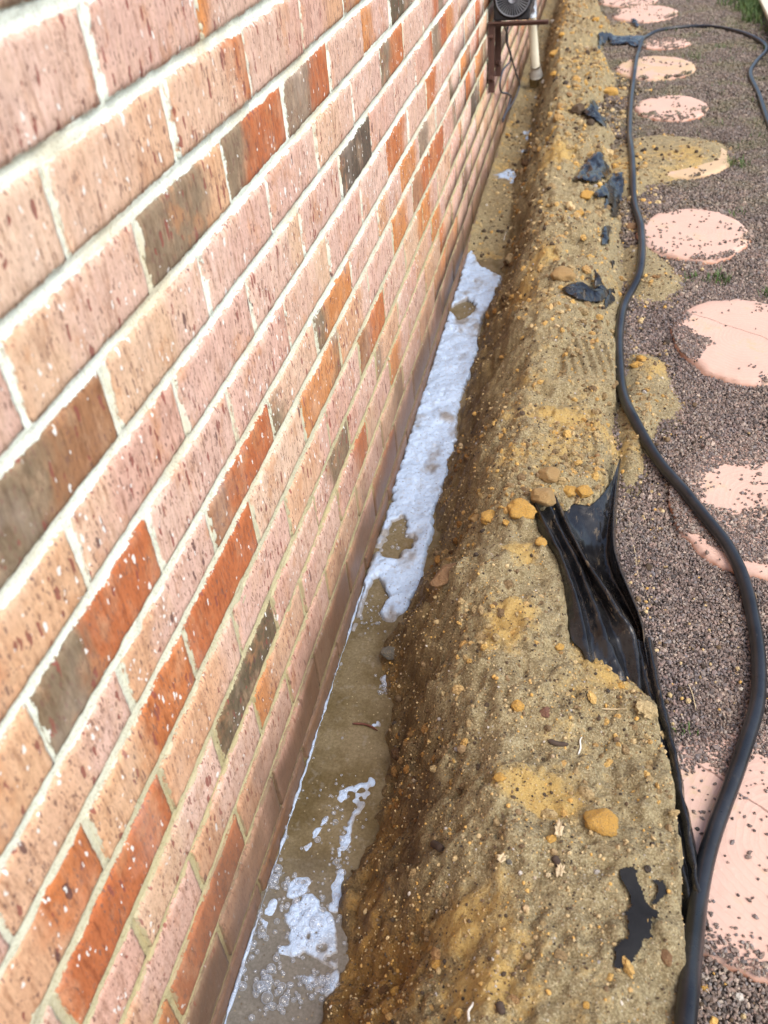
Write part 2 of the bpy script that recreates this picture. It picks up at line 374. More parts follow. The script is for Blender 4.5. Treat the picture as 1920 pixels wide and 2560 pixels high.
def mat_paver():
    M = NT('pink_concrete'); oi_ = M.n('ShaderNodeObjectInfo'); tc = M.n('ShaderNodeTexCoord'); P = tc.outputs['Object']; g = M.n('ShaderNodeNewGeometry')
    n = M.noise(P, 9, 4); n2 = M.noise(P, 120, 4, .6)
    ln = M.n('ShaderNodeVectorMath', operation='LENGTH')
    fl = M.vmath('MULTIPLY', P, (1., .85, 0.)); M.l(M.vmath('ADD', fl, M.vmath('MULTIPLY', M.n('ShaderNodeTexNoise').outputs['Color'], (0., 0., 0.))), ln.inputs[0])
    rr = M.math('ADD', ln.outputs['Value'], M.math('MULTIPLY', n, .035))
    w = M.math('SINE', M.math('MULTIPLY', rr, 620.))
    c = M.mix(n, (.56, .355, .275), (.67, .475, .385)); c = M.mix(M.math('MULTIPLY', M.step(n2, .55, .75), .35), c, (.76, .58, .48))
    c = M.mix(M.math('MULTIPLY', M.step(w, .80, 1.0), .13), c, (.36, .18, .13))
    nz = M.n('ShaderNodeSeparateXYZ'); M.l(g.outputs['Normal'], nz.inputs[0])
    sp_ = M.n('ShaderNodeSeparateXYZ'); M.l(P, sp_.inputs[0]); ln_ = M.math('ADD', M.math('ADD', M.math('MULTIPLY', sp_.outputs[0], .75), sp_.outputs[1]), M.math('MULTIPLY', M.math('SUBTRACT', M.noise(P, 14, 4), .5), .03))
    ck = M.math('MULTIPLY', M.step(M.math('ABSOLUTE', M.math('SUBTRACT', ln_, .03)), .0022, .0008), M.attr('cracked', 'OBJECT').outputs['Fac'])
    c = M.mix(M.math('MULTIPLY', ck, .7), c, (.20, .10, .07))
    c = M.mix(M.math('MULTIPLY', M.step(M.noise(P, 30, 6, .75), .52, .66), .28), c, (.50, .32, .24))
    c = M.mix(M.step(nz.outputs[2], .80, .35), c, (.42, .185, .10))    # rough orange flank where the skin has worn off
    c = M.mix(M.math('MULTIPLY', M.step(M.math('ADD', M.noise(P, 9, 5, .7), M.attr('sand', 'OBJECT').outputs['Fac']), .54, .7), .65), c, (.50, .38, .19))
    h = M.math('ADD', M.math('MULTIPLY', w, .10), n2); h = M.math('SUBTRACT', h, M.math('MULTIPLY', ck, 2.))
    return M.set(c, .85, M.bump(h, .5, .0015))
def mat_plastic():
    M = NT('black_plastic_film'); g = M.n('ShaderNodeNewGeometry'); P = g.outputs['Position']
    n = M.noise(P, 30, 4, .6); n2 = M.noise(P, 300, 4, .7)
    c = M.mix(M.step(n, .35, .7), (.007, .007, .008), (.020, .020, .020))
    dust = M.math('MULTIPLY', M.step(n2, .50, .72), M.step(M.noise(P, 12, 4, .7), .50, .72))
    dl = M.step(M.noise(M.vmath('MULTIPLY', P, (1., .18, 1.)), 70, 5, .7), .58, .68); dust = M.math('MAXIMUM', dust, M.math('MULTIPLY', dl, .8))
    c = M.mix(M.math('MULTIPLY', dust, .65), c, (.20, .145, .08))
    return M.set(c, M.math('ADD', .20, M.math('MULTIPLY', dust, .4)), M.bump(n, .35, .004), Specular_IOR_Level=.45)
def mat_hose():
    M = NT('black_rubber'); g = M.n('ShaderNodeNewGeometry'); P = g.outputs['Position']
    n = M.noise(P, 120, 4, .7); n1 = M.noise(P, 14, 3)
    c = M.mix(M.step(n1, .3, .7), (.009, .010, .012), (.020, .022, .026)); c = M.mix(M.math('MULTIPLY', M.step(n, .6, .75), .4), c, (.10, .085, .065))
    return M.set(c, M.math('ADD', .22, M.math('MULTIPLY', n, .16)), M.bump(n, .18, .001), Specular_IOR_Level=.5)

m_brick = mat_brick(); m_mortar = mat_mortar(); m_soil = mat_soil(); m_gbase = mat_gravel_base(); m_gravel = mat_gravel()
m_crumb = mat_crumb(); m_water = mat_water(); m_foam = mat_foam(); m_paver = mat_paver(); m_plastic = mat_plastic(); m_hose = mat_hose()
m_dull = simple('dusty_black_film', (.010, .010, .011), .75, 60, .6, .003, Specular_IOR_Level=.25)
m_ochre = mat_clod('ochre_clay', (.54, .28, .05), (.72, .44, .11)); m_buff = mat_clod('buff_clay', (.36, .22, .085), (.52, .34, .14))
m_brown = mat_clod('brown_clay', (.20, .10, .045), (.30, .17, .08)); m_grey = mat_clod('grey_stone', (.10, .10, .085), (.20, .19, .16))
m_red = mat_clod('red_stone', (.16, .07, .05), (.26, .12, .08))

# ------------------------------------------------------------------ terrain field
ZW, ZG = -1.165, -1.03
Tp = np.array([(-1.5, .13), (-.156, .13), (-.086, .137), (-.029, .122), (.041, .108), (.122, .13), (.208, .13), (.34, .119), (.424, .115), (.6, .092), (.726, .12), (.909, .11), (1.224, .118), (1.444, .106), (1.758, .111), (2.176, .139), (2.404, .146), (2.705, .127), (3.164, .105), (3.591, .129), (4.022, .12), (4.529, .112), (5.5, .08), (9, .07)])
Bp = np.array([(-1.5, .6), (-.139, .59), (-.08, .59), (.04, .585), (.18, .576), (.259, .56), (.347, .545), (.497, .528), (.674, .500), (.954, .502), (1.151, .508), (1.602, .51), (1.889, .512), (2.311, .502), (2.655, .486), (3.012, .484), (3.30, .46), (3.439, .405), (3.6, .41), (3.792, .44), (4.025, .478), (4.383, .431), (4.6, .37), (4.791, .41), (5.0, .47), (5.372, .40), (5.931, .355), (9, .30)])
Cp = np.array([(-1.5, .36), (-.211, .358), (-.047, .362), (.157, .335), (.43, .285), (.677, .285), (.994, .31), (1.682, .303), (2.399, .27), (3.129, .255), (3.93, .215), (4.936, .20), (9, .18)])
ys = [-1.3]
while ys[-1] < 8.0: ys.append(ys[-1] + .0036 + .0042 * max(0, ys[-1] + .35) + (.02 if ys[-1] < -.45 else 0))
ys = np.array(ys); xs = np.concatenate([np.arange(-.03, .64, .0038), np.arange(.64, 1.12, .009)])
X, Y = np.meshgrid(xs, ys)
def spot(pts):
    s = np.zeros_like(X)
    for (px, py, z, rx, ry, a) in pts:
        p = at(px, py, z); s += a * np.exp(-((X - p[0]) / rx) ** 2 - ((Y - p[1]) / ry) ** 2)
    return s
T_ = np.interp(Y, *Tp.T) - .013 + .020 * fbm(Y, X * .3, 12, 3) + .007 * fbm(X, Y, 60, 8)
B_ = np.interp(Y, *Bp.T) + (.012 + .03 * sstep(2.2, 3, Y)) * fbm(Y, X * .3, 11, 5) + .005 * fbm(X, Y, 45, 9)
C_ = np.interp(Y, *Cp.T) + .02 * fbm(Y, X * 0, 3, 15)
zc = -.945 + .030 * fbm(Y, X * 0, 2.6, 21) + .020 * fbm(X, Y, 6, 22)
zc += .015 * sstep(.9, 0, Y)
t1 = np.clip((X - T_) / (C_ - T_), 0, 1); rise = t1 ** .82 * .55 + sstep(0, 1, t1) * .45
lump = .0022 * fbm(X, Y, 150, 26, 2) + .018 * fbm(X, Y, 8, 29, 3, .5) + .014 * fbm(X, Y, 19, 31, 4, .55) + .0065 * fbm(X, Y, 62, 36, 3, .6) + .0015 * fbm(X, Y, 190, 40, 2)
ridge = .008 * np.maximum(0, 1 - np.abs(fbm(X * 1.6, Y, 9, 44, 3)) * 4)
t2 = np.clip((X - C_) / (B_ - C_), 0, 1)
far_side = zc - (.030 + .03 * sstep(1.0, 0, Y) * .3) * t2 ** 1.6
floor_ = -1.195 + .052 * sstep(2.15, 2.5, Y) + .008 * fbm(X, Y, 14, 51) + .004 * fbm(X, Y, 60, 55)
floor_ += .022 * np.exp(-((Y - .47) / .13) ** 2) * sstep(.05, .09, X) + .018 * np.exp(-((Y - .50) / .05) ** 2)
floor_ = floor_ + .012 * sstep(.03, -.0, X) * sstep(2.1, 2.4, Y)
bank = sstep(.02, .3, t1) * sstep(1.1, .6, t1)
lump = lump * (1 + .9 * bank) + .012 * bank * np.abs(fbm(X * 1.4, Y, 26, 47, 4, .6)) + .010 * sstep(.02, .30, fbm(X, Y, 24, 48, 3))
mound = np.where(X < C_, floor_ + (zc - floor_) * rise, far_side) + (lump + ridge * sstep(2., .6, Y) * .5) * sstep(-.005, .03, X - T_)
mound += .012 * fbm(X, Y, 30, 61, 3) * sstep(1.4, 2.2, Y)
e_w = .016 + .045 * sstep(.72, 1.05, Y); edge = sstep(.004 + (e_w - .016) * .5, -e_w, X - B_)
H = -1.052 + (mound + 1.052) * edge
# trodden and spilt soil on the gravel
sp_ = spot([(1400, 800, ZG, .05, .10, .030), (1440, 880, ZG, .05, .09, .022), (1370, 900, ZG, .04, .16, .030), (1380, 930, ZG, .03, .1, .02), (1400, 600, ZG, .07, .16, .026),
            (1380, 560, ZG, .05, .13, .03), (1430, 615, ZG, .06, .1, .02), (1420, 340, ZG, .12, .22, .060), (1500, 332, ZG, .12, .15, .050), (1350, 380, ZG, .08, .25, .035),
            (1340, 260, ZG, .03, .2, .015), (1360, 1000, ZG, .02, .05, .02), (1360, 1040, ZG, .035, .06, .016), (1345, 66, ZG, .12, .25, .03), (1340, 200, ZG, .08, .1, .02)])
spill = -1.045 + np.minimum(sp_, .037) + .007 * fbm(X, Y, 22, 71, 4) * (sp_ > .003)
H = np.maximum(H, np.where(sp_ > .003, spill, -2))
# hollow under the torn plastic
hol = spot([(1270, 1180, -.985, .030, .045, .03), (1300, 1250, -.985, .035, .06, .045), (1340, 1330, -.985, .028, .06, .05), (1370, 1420, -.985, .02, .05, .045), (1395, 1500, -1.0, .014, .05, .03), (1315, 1150, -.985, .02, .05, .05)])
H -= hol * (X < B_)
# boot print with tread bars
bp = at(1275, 765, -.955); rx, ry = (X - bp[0]), (Y - bp[1])
pr = sstep(.065, .055, np.abs(rx)) * sstep(.13, .115, np.abs(ry)); flat = bp[2] - .004 + .004 * np.sign(np.sin((rx * .95 + ry * .2) * 300)) * (np.abs(ry) < .08)
H = H * (1 - pr * .85) + (flat - .02 * rx) * pr * .85
def hgt(x, y):
    x = np.atleast_1d(np.asarray(x, float)); y = np.atleast_1d(np.asarray(y, float))
    i = np.clip(np.searchsorted(ys, y) - 1, 0, len(ys) - 2); j = np.clip(np.searchsorted(xs, x) - 1, 0, len(xs) - 2)
    fy = np.clip((y - ys[i]) / (ys[i + 1] - ys[i]), 0, 1); fx = np.clip((x - xs[j]) / (xs[j + 1] - xs[j]), 0, 1)
    h = (H[i, j] * (1 - fx) + H[i, j + 1] * fx) * (1 - fy) + (H[i + 1, j] * (1 - fx) + H[i + 1, j + 1] * fx) * fy
    h = np.where((x > xs[-1]) | (y > ys[-1]), ZG, h)
    return h
def surf(x, y):
    h = hgt(x, y); return np.where(np.atleast_1d(x) > .33, np.maximum(h, ZG), h)
TT = np.linspace(.5, 14, 5400)
def hit(px, py, off=0.0):
    d = ray(px, py); P = CAM + d * TT[:, None]; g = P[:, 2] - surf(P[:, 0], P[:, 1]) - off
    k = np.argmax(g < 0)
    if k == 0: return P[-1]
    f = g[k - 1] / (g[k - 1] - g[k]); return P[k - 1] + (P[k] - P[k - 1]) * f

def PF(u, v): return ((1200 + u * .434) * PX, (1000 + v * .434) * PX)   # from a closer view of that corner
SH = [  # lines running down the sheet, left to right: (u, v, height of that fold)
 [(305, 560, -.936), (340, 760, -.944), (432, 900, -.944), (462, 990, -.944), (500, 1180, -.944), (520, 1370, -.944), (590, 1450, -.946), (640, 1600, -.950)],
 [(312, 572, -.922), (388, 730, -.922), (462, 880, -.926), (512, 1010, -.928), (560, 1150, -.930), (592, 1300, -.936), (622, 1450, -.944), (652, 1618, -.948)],
 [(345, 640, -.945), (425, 780, -.952), (498, 920, -.950), (552, 1060, -.952), (598, 1200, -.952), (632, 1330, -.952), (655, 1450, -.952), (662, 1560, -.958)],
 [(400, 600, -.940), (470, 760, -.940), (560, 930, -.935), (620, 1080, -.938), (670, 1200, -.940), (715, 1330, -.944), (770, 1470, -.952), (860, 1680, -.975)],
 [(415, 590, -.946), (480, 760, -.952), (580, 920, -.944), (650, 1080, -.952), (720, 1210, -.955), (770, 1340, -.962), (820, 1480, -.975), (880, 1700, -.985)],
 [(432, 550, -.935), (520, 740, -.936), (600, 900, -.925), (700, 1050, -.928), (790, 1200, -.935), (870, 1310, -.95), (905, 1440, -.965), (925, 1720, -.985)],
 [(480, 640, -.955), (560, 800, -.965), (625, 930, -.970), (700, 1040, -.990), (800, 1180, -.995), (878, 1300, -.995), (915, 1440, -.995), (940, 1740, -.998)],
 [(540, 600, -.955), (600, 760, -.975), (660, 930, -.990), (730, 1020, -1.005), (820, 1160, -1.01), (890, 1290, -1.01), (925, 1430, -1.01), (955, 1740, -1.005)],
 [(640, 600, -.960), (690, 760, -.985), (720, 910, -1.000), (765, 1010, -1.005), (835, 1140, -1.010), (905, 1285, -1.01), (938, 1430, -1.005), (965, 1700, -1.0)],
 [(745, 490, -.970), (745, 700, -.985), (752, 880, -.985), (790, 990, -.99), (852, 1120, -.99), (918, 1280, -.99), (945, 1400, -.99), (985, 1700, -.99)],
 [(803, 345, -.985), (782, 500, -.975), (768, 700, -.968), (772, 850, -.968), (808, 980, -.968), (865, 1115, -.970), (930, 1285, -.972), (950, 1420, -.972), (1010, 1700, -.985)],
 [(808, 350, -1.00), (797, 510, -1.0), (782, 700, -1.0), (784, 850, -1.0), (820, 980, -1.0), (876, 1115, -1.0), (940, 1285, -1.0), (962, 1420, -1.0), (1040, 1700, -1.01)]]
def sheet_grid():
    cols = [smooth_curve(np.array([at(*PF(u, v), z) for u, v, z in ln]), 120) for ln in SH]
    G = np.array(cols); G = np.array([smooth_curve(G[:, r], 90) for r in range(120)])
    G[..., 2] += .0018 * fbm(G[..., 0], G[..., 1], 60, 250, 3) + .0012 * fbm(G[..., 0] * 2, G[..., 1] * .5, 120, 255, 2)
    return G
SG = sheet_grid()
def settle(G, r0, r1, drop=.005):       # the soil lies under the film
    for q in range(r0, r1):
        for g in G[q]:
            i = np.searchsorted(ys, g[1]); j = np.searchsorted(xs, g[0])
            a = H[max(i - 2, 0):i + 2, max(j - 2, 0):j + 2]; np.minimum(a, g[2] - drop, out=a)
settle(SG[:, 2:-1], 5, 108)

# where the film shows: its pieces (outline, label, lift, cell, crease depth, crease frequency, raggedness, stretch, edge lift)
SCR = []
def P8(l): return [((900 + u * .6148) * PX, (1700 + v * .6148) * PX) for u, v in l]
SCR.append((P8([(1062, 770), (1090, 762), (1120, 790), (1145, 840), (1155, 890), (1190, 935), (1208, 945), (1200, 972), (1178, 975), (1172, 1020), (1165, 1060), (1150, 1095), (1120, 1120), (1090, 1160), (1055, 1190), (1036, 1175), (1045, 1145), (1036, 1110), (1055, 1080), (1090, 1060), (1085, 1000), (1070, 960), (1110, 930), (1090, 880), (1070, 830)]), 'flat dull black scrap showing through the near sand, shaped like a crooked finger', .002, .0016, .0002, 30, .007))
SCR.append((P8([(1180, 815), (1195, 810), (1215, 825), (1238, 818), (1243, 870), (1225, 895), (1205, 918), (1185, 915), (1205, 880), (1200, 840)]), 'smaller forked black scrap just right of the crooked one', .002, .0016, .0002, 30, .005))
def P9(l): return [((1200 + u * .434) * PX, (650 + v * .434) * PX) for u, v in l]
SCR.append((P9([(465, 180), (510, 150), (590, 135), (610, 150), (655, 175), (700, 150), (740, 185), (730, 215), (700, 245), (620, 250), (560, 235), (510, 205)]), 'glossy blue sheened plastic scrap below the big buff lump', .005, .003, .005, 30, .001, (1, .6), .003))
SCR.append((P9([(655, 170), (650, 60), (675, 110), (705, 165), (735, 185)]), 'pointed dark plastic spike standing beside the blue sheened scrap', .010, .003, .006, 40, .003, (1, 1), .02))
SCR.append((P9([(740, 170), (772, 160), (775, 240), (715, 275), (720, 240)]), 'dusty grey plastic corner between the blue sheened scrap and the hose', .004, .003, .003, 40, .004))
def P1(l): return [((1100 + u * .4943) * PX, (v * .4943) * PX) for u, v in l]
SCR.append((P1([(670, 915), (720, 850), (790, 780), (822, 760), (815, 810), (855, 850), (850, 910), (800, 925), (740, 925)]), 'shiny wrinkled plastic upper part beside the hose, left wing', .008, .0045, .005, 34, .006, (1.6, .45), .004))
SCR.append((P1([(770, 985), (830, 950), (870, 890), (920, 880), (925, 960), (905, 1040), (890, 1110), (865, 1090), (870, 1040), (825, 1060), (840, 1000), (800, 1010)]), 'shiny wrinkled plastic lower part next to the hose, right wing', .007, .0045, .005, 34, .006, (1.6, .45), .003))
SCR.append((P1([(825, 1150), (865, 1140), (860, 1170), (840, 1240), (815, 1240)]), 'small blue grey plastic sliver below the wrinkled plastic', .006, .004, .006, 20, .004))
SCR.append((P1([(860, 1315), (880, 1315), (882, 1335), (866, 1340)]), 'tiny dark plastic flake above the blue sheened scrap', .006, .004, .004, 20, .004))
SCR.append((P1([(800, 190), (870, 175), (930, 185), (1030, 180), (1030, 235), (990, 240), (940, 225), (870, 230), (850, 205), (810, 230), (790, 240)]), 'crumpled black plastic at the far end of the mound beside the hose loop', .010, .007, .008, 18, .01, (1.4, .6), .004))
SCR.append((P1([(960, 95), (985, 92), (1005, 130), (990, 135)]), 'small black plastic scrap on the gravel beyond the far crumpled one', .012, .008, .02, 9, .01))
SCR.append((P1([(712, 572), (745, 552), (765, 512), (795, 522), (800, 575), (830, 600), (842, 640), (795, 612), (750, 596)]), 'dark curled plastic edge under the broad yellow lump', .012, .006, .012, 18, .001))

def blur(a, n):
    for _ in range(n):
        a = (a + np.roll(a, 1, 0) + np.roll(a, -1, 0)) / 3; a = (a + np.roll(a, 1, 1) + np.roll(a, -1, 1)) / 3
    return a
HB = blur(H, 14)
def hb_at(x, y):
    i = np.clip(np.searchsorted(ys, y) - 1, 0, len(ys) - 2); j = np.clip(np.searchsorted(xs, x) - 1, 0, len(xs) - 2)
    fy = np.clip((y - ys[i]) / (ys[i + 1] - ys[i]), 0, 1); fx = np.clip((x - xs[j]) / (xs[j + 1] - xs[j]), 0, 1)
    return (HB[i, j] * (1 - fx) + HB[i, j + 1] * fx) * (1 - fy) + (HB[i + 1, j] * (1 - fx) + HB[i + 1, j + 1] * fx) * fy
for a_ in SCR:
    a_XY = np.array([hit(px, py, .002)[:2] for px, py in a_[0]])
    m_ = blur(inpoly(X, Y, a_XY).astype(float), 2) > .15
    H[m_] = np.minimum(H[m_], HB[m_] - .003)

# ------------------------------------------------------------------ the brick wall
dz = [0, -.0019, -.0045, -.0035, -.0021, -.0014, -.0045, .0060, .0015, -.0023, .0048, .0048, .0055, -.0060, -.003, 0]
def zj(c): return -.086 * c + (dz[c] if 0 <= c < len(dz) else 0)
PK = [(.60, .385, .30), (.59, .39, .305), (.63, .43, .335), (.57, .345, .26), (.60, .40, .30)]
PP = [(.60, .37, .23), (.57, .33, .19), (.60, .40, .26)]
OR = [(.46, .150, .045), (.52, .21, .065), (.42, .125, .04)]
TN = [(.62, .41, .28), (.60, .365, .21), (.64, .45, .32)]
GR = [(.23, .165, .10), (.27, .195, .13), (.20, .145, .085)]
DK = [(.105, .080, .042), (.095, .070, .045)]
BR = [(.30, .145, .065), (.33, .165, .085)]
PAL = dict(P=PK, p=PP, O=OR, T=TN, G=GR, D=DK, B=BR)
KNOWN = {  # (course, start): (left tone, right tone, where the tone changes, 0..1 from the left)
 (-1, 0): 'GT.3', (-1, -1): 'GGx', (0, -.5): 'PPx', (0, .5): 'PPx', (0, 1.5): 'OP.12', (0, 2.5): 'PPx', (1, -1): 'GT.25', (1, 0): 'Tp.6', (1, 1): 'TO.8', (1, 2): 'PPx', (1, 3): 'Pp.5', (1, 4): 'GO.2',
 (2, 5.5): 'DG.6', (2, -.5): 'pPx', (2, .5): 'GT.65', (2, 1.5): 'GO.3', (2, 2.5): 'GO.55', (2, 3.5): 'PPx', (2, 4.5): 'OP.3', (3, -1): 'GB.55', (3, 0): 'pPx', (3, 1): 'PPx', (3, 2): 'PPx', (3, 3): 'TP.6', (3, 4): 'PPx', (3, 5): 'GO.4', (3, 6): 'PPx', (3, 7): 'PO.6',
 (4, -1.5): 'OT.4', (4, -.5): 'TP.25', (4, .5): 'PPx', (4, 1.5): 'PpX', (4, 2.5): 'PPx', (4, 3.5): 'DDx', (4, 4.5): 'PPx', (4, 5.5): 'PPx', (4, 6.5): 'PO.7', (4, 7.5): 'GO.5', (4, 8.5): 'OP.5',
 (5, -2): 'OTx', (5, -1): 'GO.40', (5, 0): 'PPx', (5, 1): 'PPx', (5, 2): 'Ppx', (5, 3): 'PPx', (5, 4): 'PPx', (5, 5): 'OP.8', (5, 6): 'PPx', (5, 7): 'OP.6', (5, 8): 'PPx', (6, -1.5): 'pPx', (6, -.5): 'pPx', (6, .5): 'BO.25', (6, 1.5): 'GT.12', (6, 2.5): 'GO.2', (6, 3.5): 'PPx', (6, 4.5): 'pPx', (6, 5.5): 'OP.8', (6, 6.5): 'GT.5', (6, 7.5): 'PPx', (6, 9.5): 'OB.5',
 (7, -2): 'pOx', (7, -1): 'TO.45', (7, 0): 'OOx', (7, 1): 'TT.5', (7, 2): 'OG.85', (7, 3): 'pPx', (7, 4): 'PPx', (7, 5): 'OP.7', (7, 6): 'BO.5', (7, 7): 'OO.5', (7, 8): 'PG.75', (7, 9): 'PD.8', (7, 11): 'OB.5',
 (8, -1.5): 'OO.5', (8, -.5): 'pPx', (8, .5): 'PPx', (8, 1.5): 'pPx', (8, 2.5): 'PPx', (8, 3.5): 'BO.4', (8, 4.5): 'PPx', (8, 5.5): 'pOx', (8, 8.5): 'PO.7', (9, -1): 'pP.5', (9, 0): 'DD.5', (9, 1): 'PPx', (9, 2): 'PG.35', (9, 3): 'PPx', (9, 4): 'Gp.2', (9, 5): 'PPx',
 (10, -1.5): 'pPx', (10, -.5): 'pPx', (10, .5): 'OpX', (10, 1.5): 'PPx', (10, 7.5): 'Op.4', (10, 9.5): 'DP.4', (11, -2): 'OOx', (11, -1): 'OO.5', (11, 0): 'pPx', (11, 1): 'PPx', (11, 4): 'pG.6', (12, -1.5): 'GG.5', (12, -.5): 'pPx', (12, .5): 'PB.6', (12, 1.5): 'pBx'}
def tones(c, s):
    r = random.Random(hash((int(c * 10), int(s * 10))) & 0xffff)
    k = KNOWN.get((c, s))
    if k is None:
        u = r.random()
        k = 'PPx' if u < .36 else 'pPx' if u < .56 else 'Tp.5' if u < .64 else 'OP.5' if u < .76 else 'PO.6' if u < .84 else 'GP.3' if u < .92 else 'BO.5' if u < .96 else 'DG.6'
    a = r.choice(PAL[k[0]]); b = r.choice(PAL[k[1]])
    f = float(k[2:]) if k[2] == '.' else r.choice([.3, .7]) + .0
    return a, b, (f - .5) * .23
def brick_mesh(name, ny, nz, seed):
    """a clay brick 230 x 76, face at x=0, with a ragged torn arris; local origin at its middle"""
    r = np.random.default_rng(seed); Ly, Lz, D = .1150, .0375, .060
    u = np.linspace(-1, 1, ny); v = np.linspace(-1, 1, nz)
    U_, V_ = np.meshgrid(u, v); Yc = U_ * Ly; Zc = V_ * Lz
    n = fbm(Yc + seed, Zc, 40, seed, 3); n2 = fbm(Yc + seed, Zc, 150, seed + 5, 2)
    fine = ny > 10
    # ragged outline, mostly along the top and bottom
    if fine:
        Zc = Zc + np.abs(V_) ** 6 * np.sign(V_) * (.0016 * fbm(Yc, Zc * 0, 90, seed + 3, 3) + .0008 * fbm(Yc, Zc * 0, 260, seed + 4, 2) - .0006)
        Yc = Yc + np.abs(U_) ** 12 * np.sign(U_) * (.0015 * fbm(Zc, Yc * 0, 80, seed + 7, 3) - .0004)
    e = np.maximum(np.abs(U_) ** (40 if fine else 8), np.abs(V_) ** (14 if fine else 8))
    Xc = .0012 * n + .0006 * n2 - .0022 * e
    V0 = np.stack([Xc, Yc, Zc], -1).reshape(-1, 3); F = []
    for i in range(nz - 1):
        for j in range(ny - 1): F.append((i * ny + j, i * ny + j + 1, (i + 1) * ny + j + 1, (i + 1) * ny + j))
    bd = [(0, j) for j in range(ny)] + [(i, ny - 1) for i in range(1, nz)] + [(nz - 1, j) for j in range(ny - 2, -1, -1)] + [(i, 0) for i in range(nz - 2, 0, -1)]
    idx = [i * ny + j for i, j in bd]; b = len(V0); bv = V0[idx].copy(); bv[:, 0] = -D
    V1 = np.vstack([V0, bv]); m = len(idx)
    for k in range(m): F.append((idx[(k + 1) % m], idx[k], b + k, b + (k + 1) % m))
    me = mesh_np(name, V1, F, m_brick, True); return me, V1, F
wall = empty('brick_wall', (0, 0, ZG)); tag(wall, 'pale pink and orange clay brick wall with cream mortar joints beside the trench', 'wall')
near_m = [brick_mesh('brick_near', 40, 13, s)[0] for s in range(9)]
far_m = [brick_mesh('brick_far', 6, 3, s + 20)[0] for s in range(4)]
cand = []
Y0, Y1, ZTOP = -2.2, 7.2, 1.35
for c in range(-16, 15):
    zt, zb = zj(c), zj(c + 1); o = 0 if c % 2 else .5
    for n in range(-10, 31):
        s = n + o; y0, y1 = s * .24, (s + 1) * .24
        P = np.array([(0, y, z) for y in (y0, y1) for z in (zt, zb)]) - CAM
        dep = P @ CF
        if dep.min() < .1: area = 0; vis = False
        else:
            px = 960 + FPX * (P @ CR) / dep; py = 1280 - FPX * (P @ CU) / dep
            vis = px.max() > -10 and px.min() < 1930 and py.max() > -10 and py.min() < 2570 and (zt > -1.17)
            # four points in order: (y0,zt) (y0,zb) (y1,zt) (y1,zb)
            q = [0, 1, 3, 2]; area = abs(sum(px[q[i]] * py[q[(i + 1) % 4]] - px[q[(i + 1) % 4]] * py[q[i]] for i in range(4))) / 2
        cand.append((vis, area, c, s, zt, zb))
vis = sorted([t for t in cand if t[0]], key=lambda t: -t[1]); parts = vis[:298]; rest = vis[298:] + [t for t in cand if not t[0]]
for i, (v_, a_, c, s, zt, zb) in enumerate(parts):
    near = a_ > 2500
    me = random.choice(near_m if near else far_m)
    o = obj('brick', me, wall); o.location = (random.gauss(0, .0008), (s + .5) * .24 + random.gauss(0, .001), (zt + zb) / 2 - ZG + random.gauss(0, .0006))
    o.scale = (1, random.uniform(1.000, 1.010), (zt - zb - .0116) / .075); o.rotation_euler = (random.gauss(0, .003), 0, random.gauss(0, .002))
    ta, tb, sp = tones(c, s)
    o['tone_a'] = ta; o['tone_b'] = tb; o['split'] = sp
# everything beyond the 300 that show largest: one joined part (its own material reads tone from the mesh)
def joined_bricks():
    M = NT('brick_far'); g = M.n('ShaderNodeNewGeometry'); P = g.outputs['Position']
    a = M.attr('tone').outputs['Color']; V = M.vmath('MULTIPLY', P, (1., 1., .3)); n = M.noise(V, 110, 4, .7)
    c = M.mul(a, M.ramp(n, [(.35, (.6, .45, .4)), (.5, (1, 1, 1)), (.7, (1.2, 1.2, 1.2))]))
    mc, n2, zz = mortar_color(M, P)
    c = M.mix(M.math('MULTIPLY', M.step(zz, -.72, -1.05), .42), c, (.27, .155, .075)); c = M.mix(M.math('MULTIPLY', M.step(zz, -1.02, -1.13), .62), c, (.105, .060, .033))
    m = M.set(c, .88, M.bump(n, .6, .002)); VV = []; FF = []; AA = []
    for (_, _, c_, s, zt, zb) in rest:
        if zt > ZTOP or s * .24 < Y0 or s * .24 > Y1: continue
        ta, tb, sp = tones(c_, s); ym = (s + .5) * .24; zc_ = (zt + zb) / 2; hz = (zt - zb - .0116) / 2
        for (a0, a1, t) in ((-.115, sp, ta), (sp, .115, tb)):
            b = len(VV)
            VV += [(0, ym + a0, zc_ - hz), (0, ym + a1, zc_ - hz), (0, ym + a1, zc_ + hz), (0, ym + a0, zc_ + hz), (-.05, ym + a0, zc_ - hz), (-.05, ym + a1, zc_ - hz), (-.05, ym + a1, zc_ + hz), (-.05, ym + a0, zc_ + hz)]
            FF += [(b, b + 1, b + 2, b + 3), (b + 1, b, b + 4, b + 5), (b + 3, b + 2, b + 6, b + 7)]
            FF += [(b, b + 3, b + 7, b + 4)] if a0 == -.115 else [(b + 2, b + 1, b + 5, b + 6)]
            AA += [t] * 8
    me = mesh_np('far_brickwork', np.array(VV), np.array(FF), m, False, {'tone': np.array(AA)})
    o = obj('brick', me, wall); o.location = (0, 0, -ZG); o['kind'] = 'stuff'
joined_bricks()
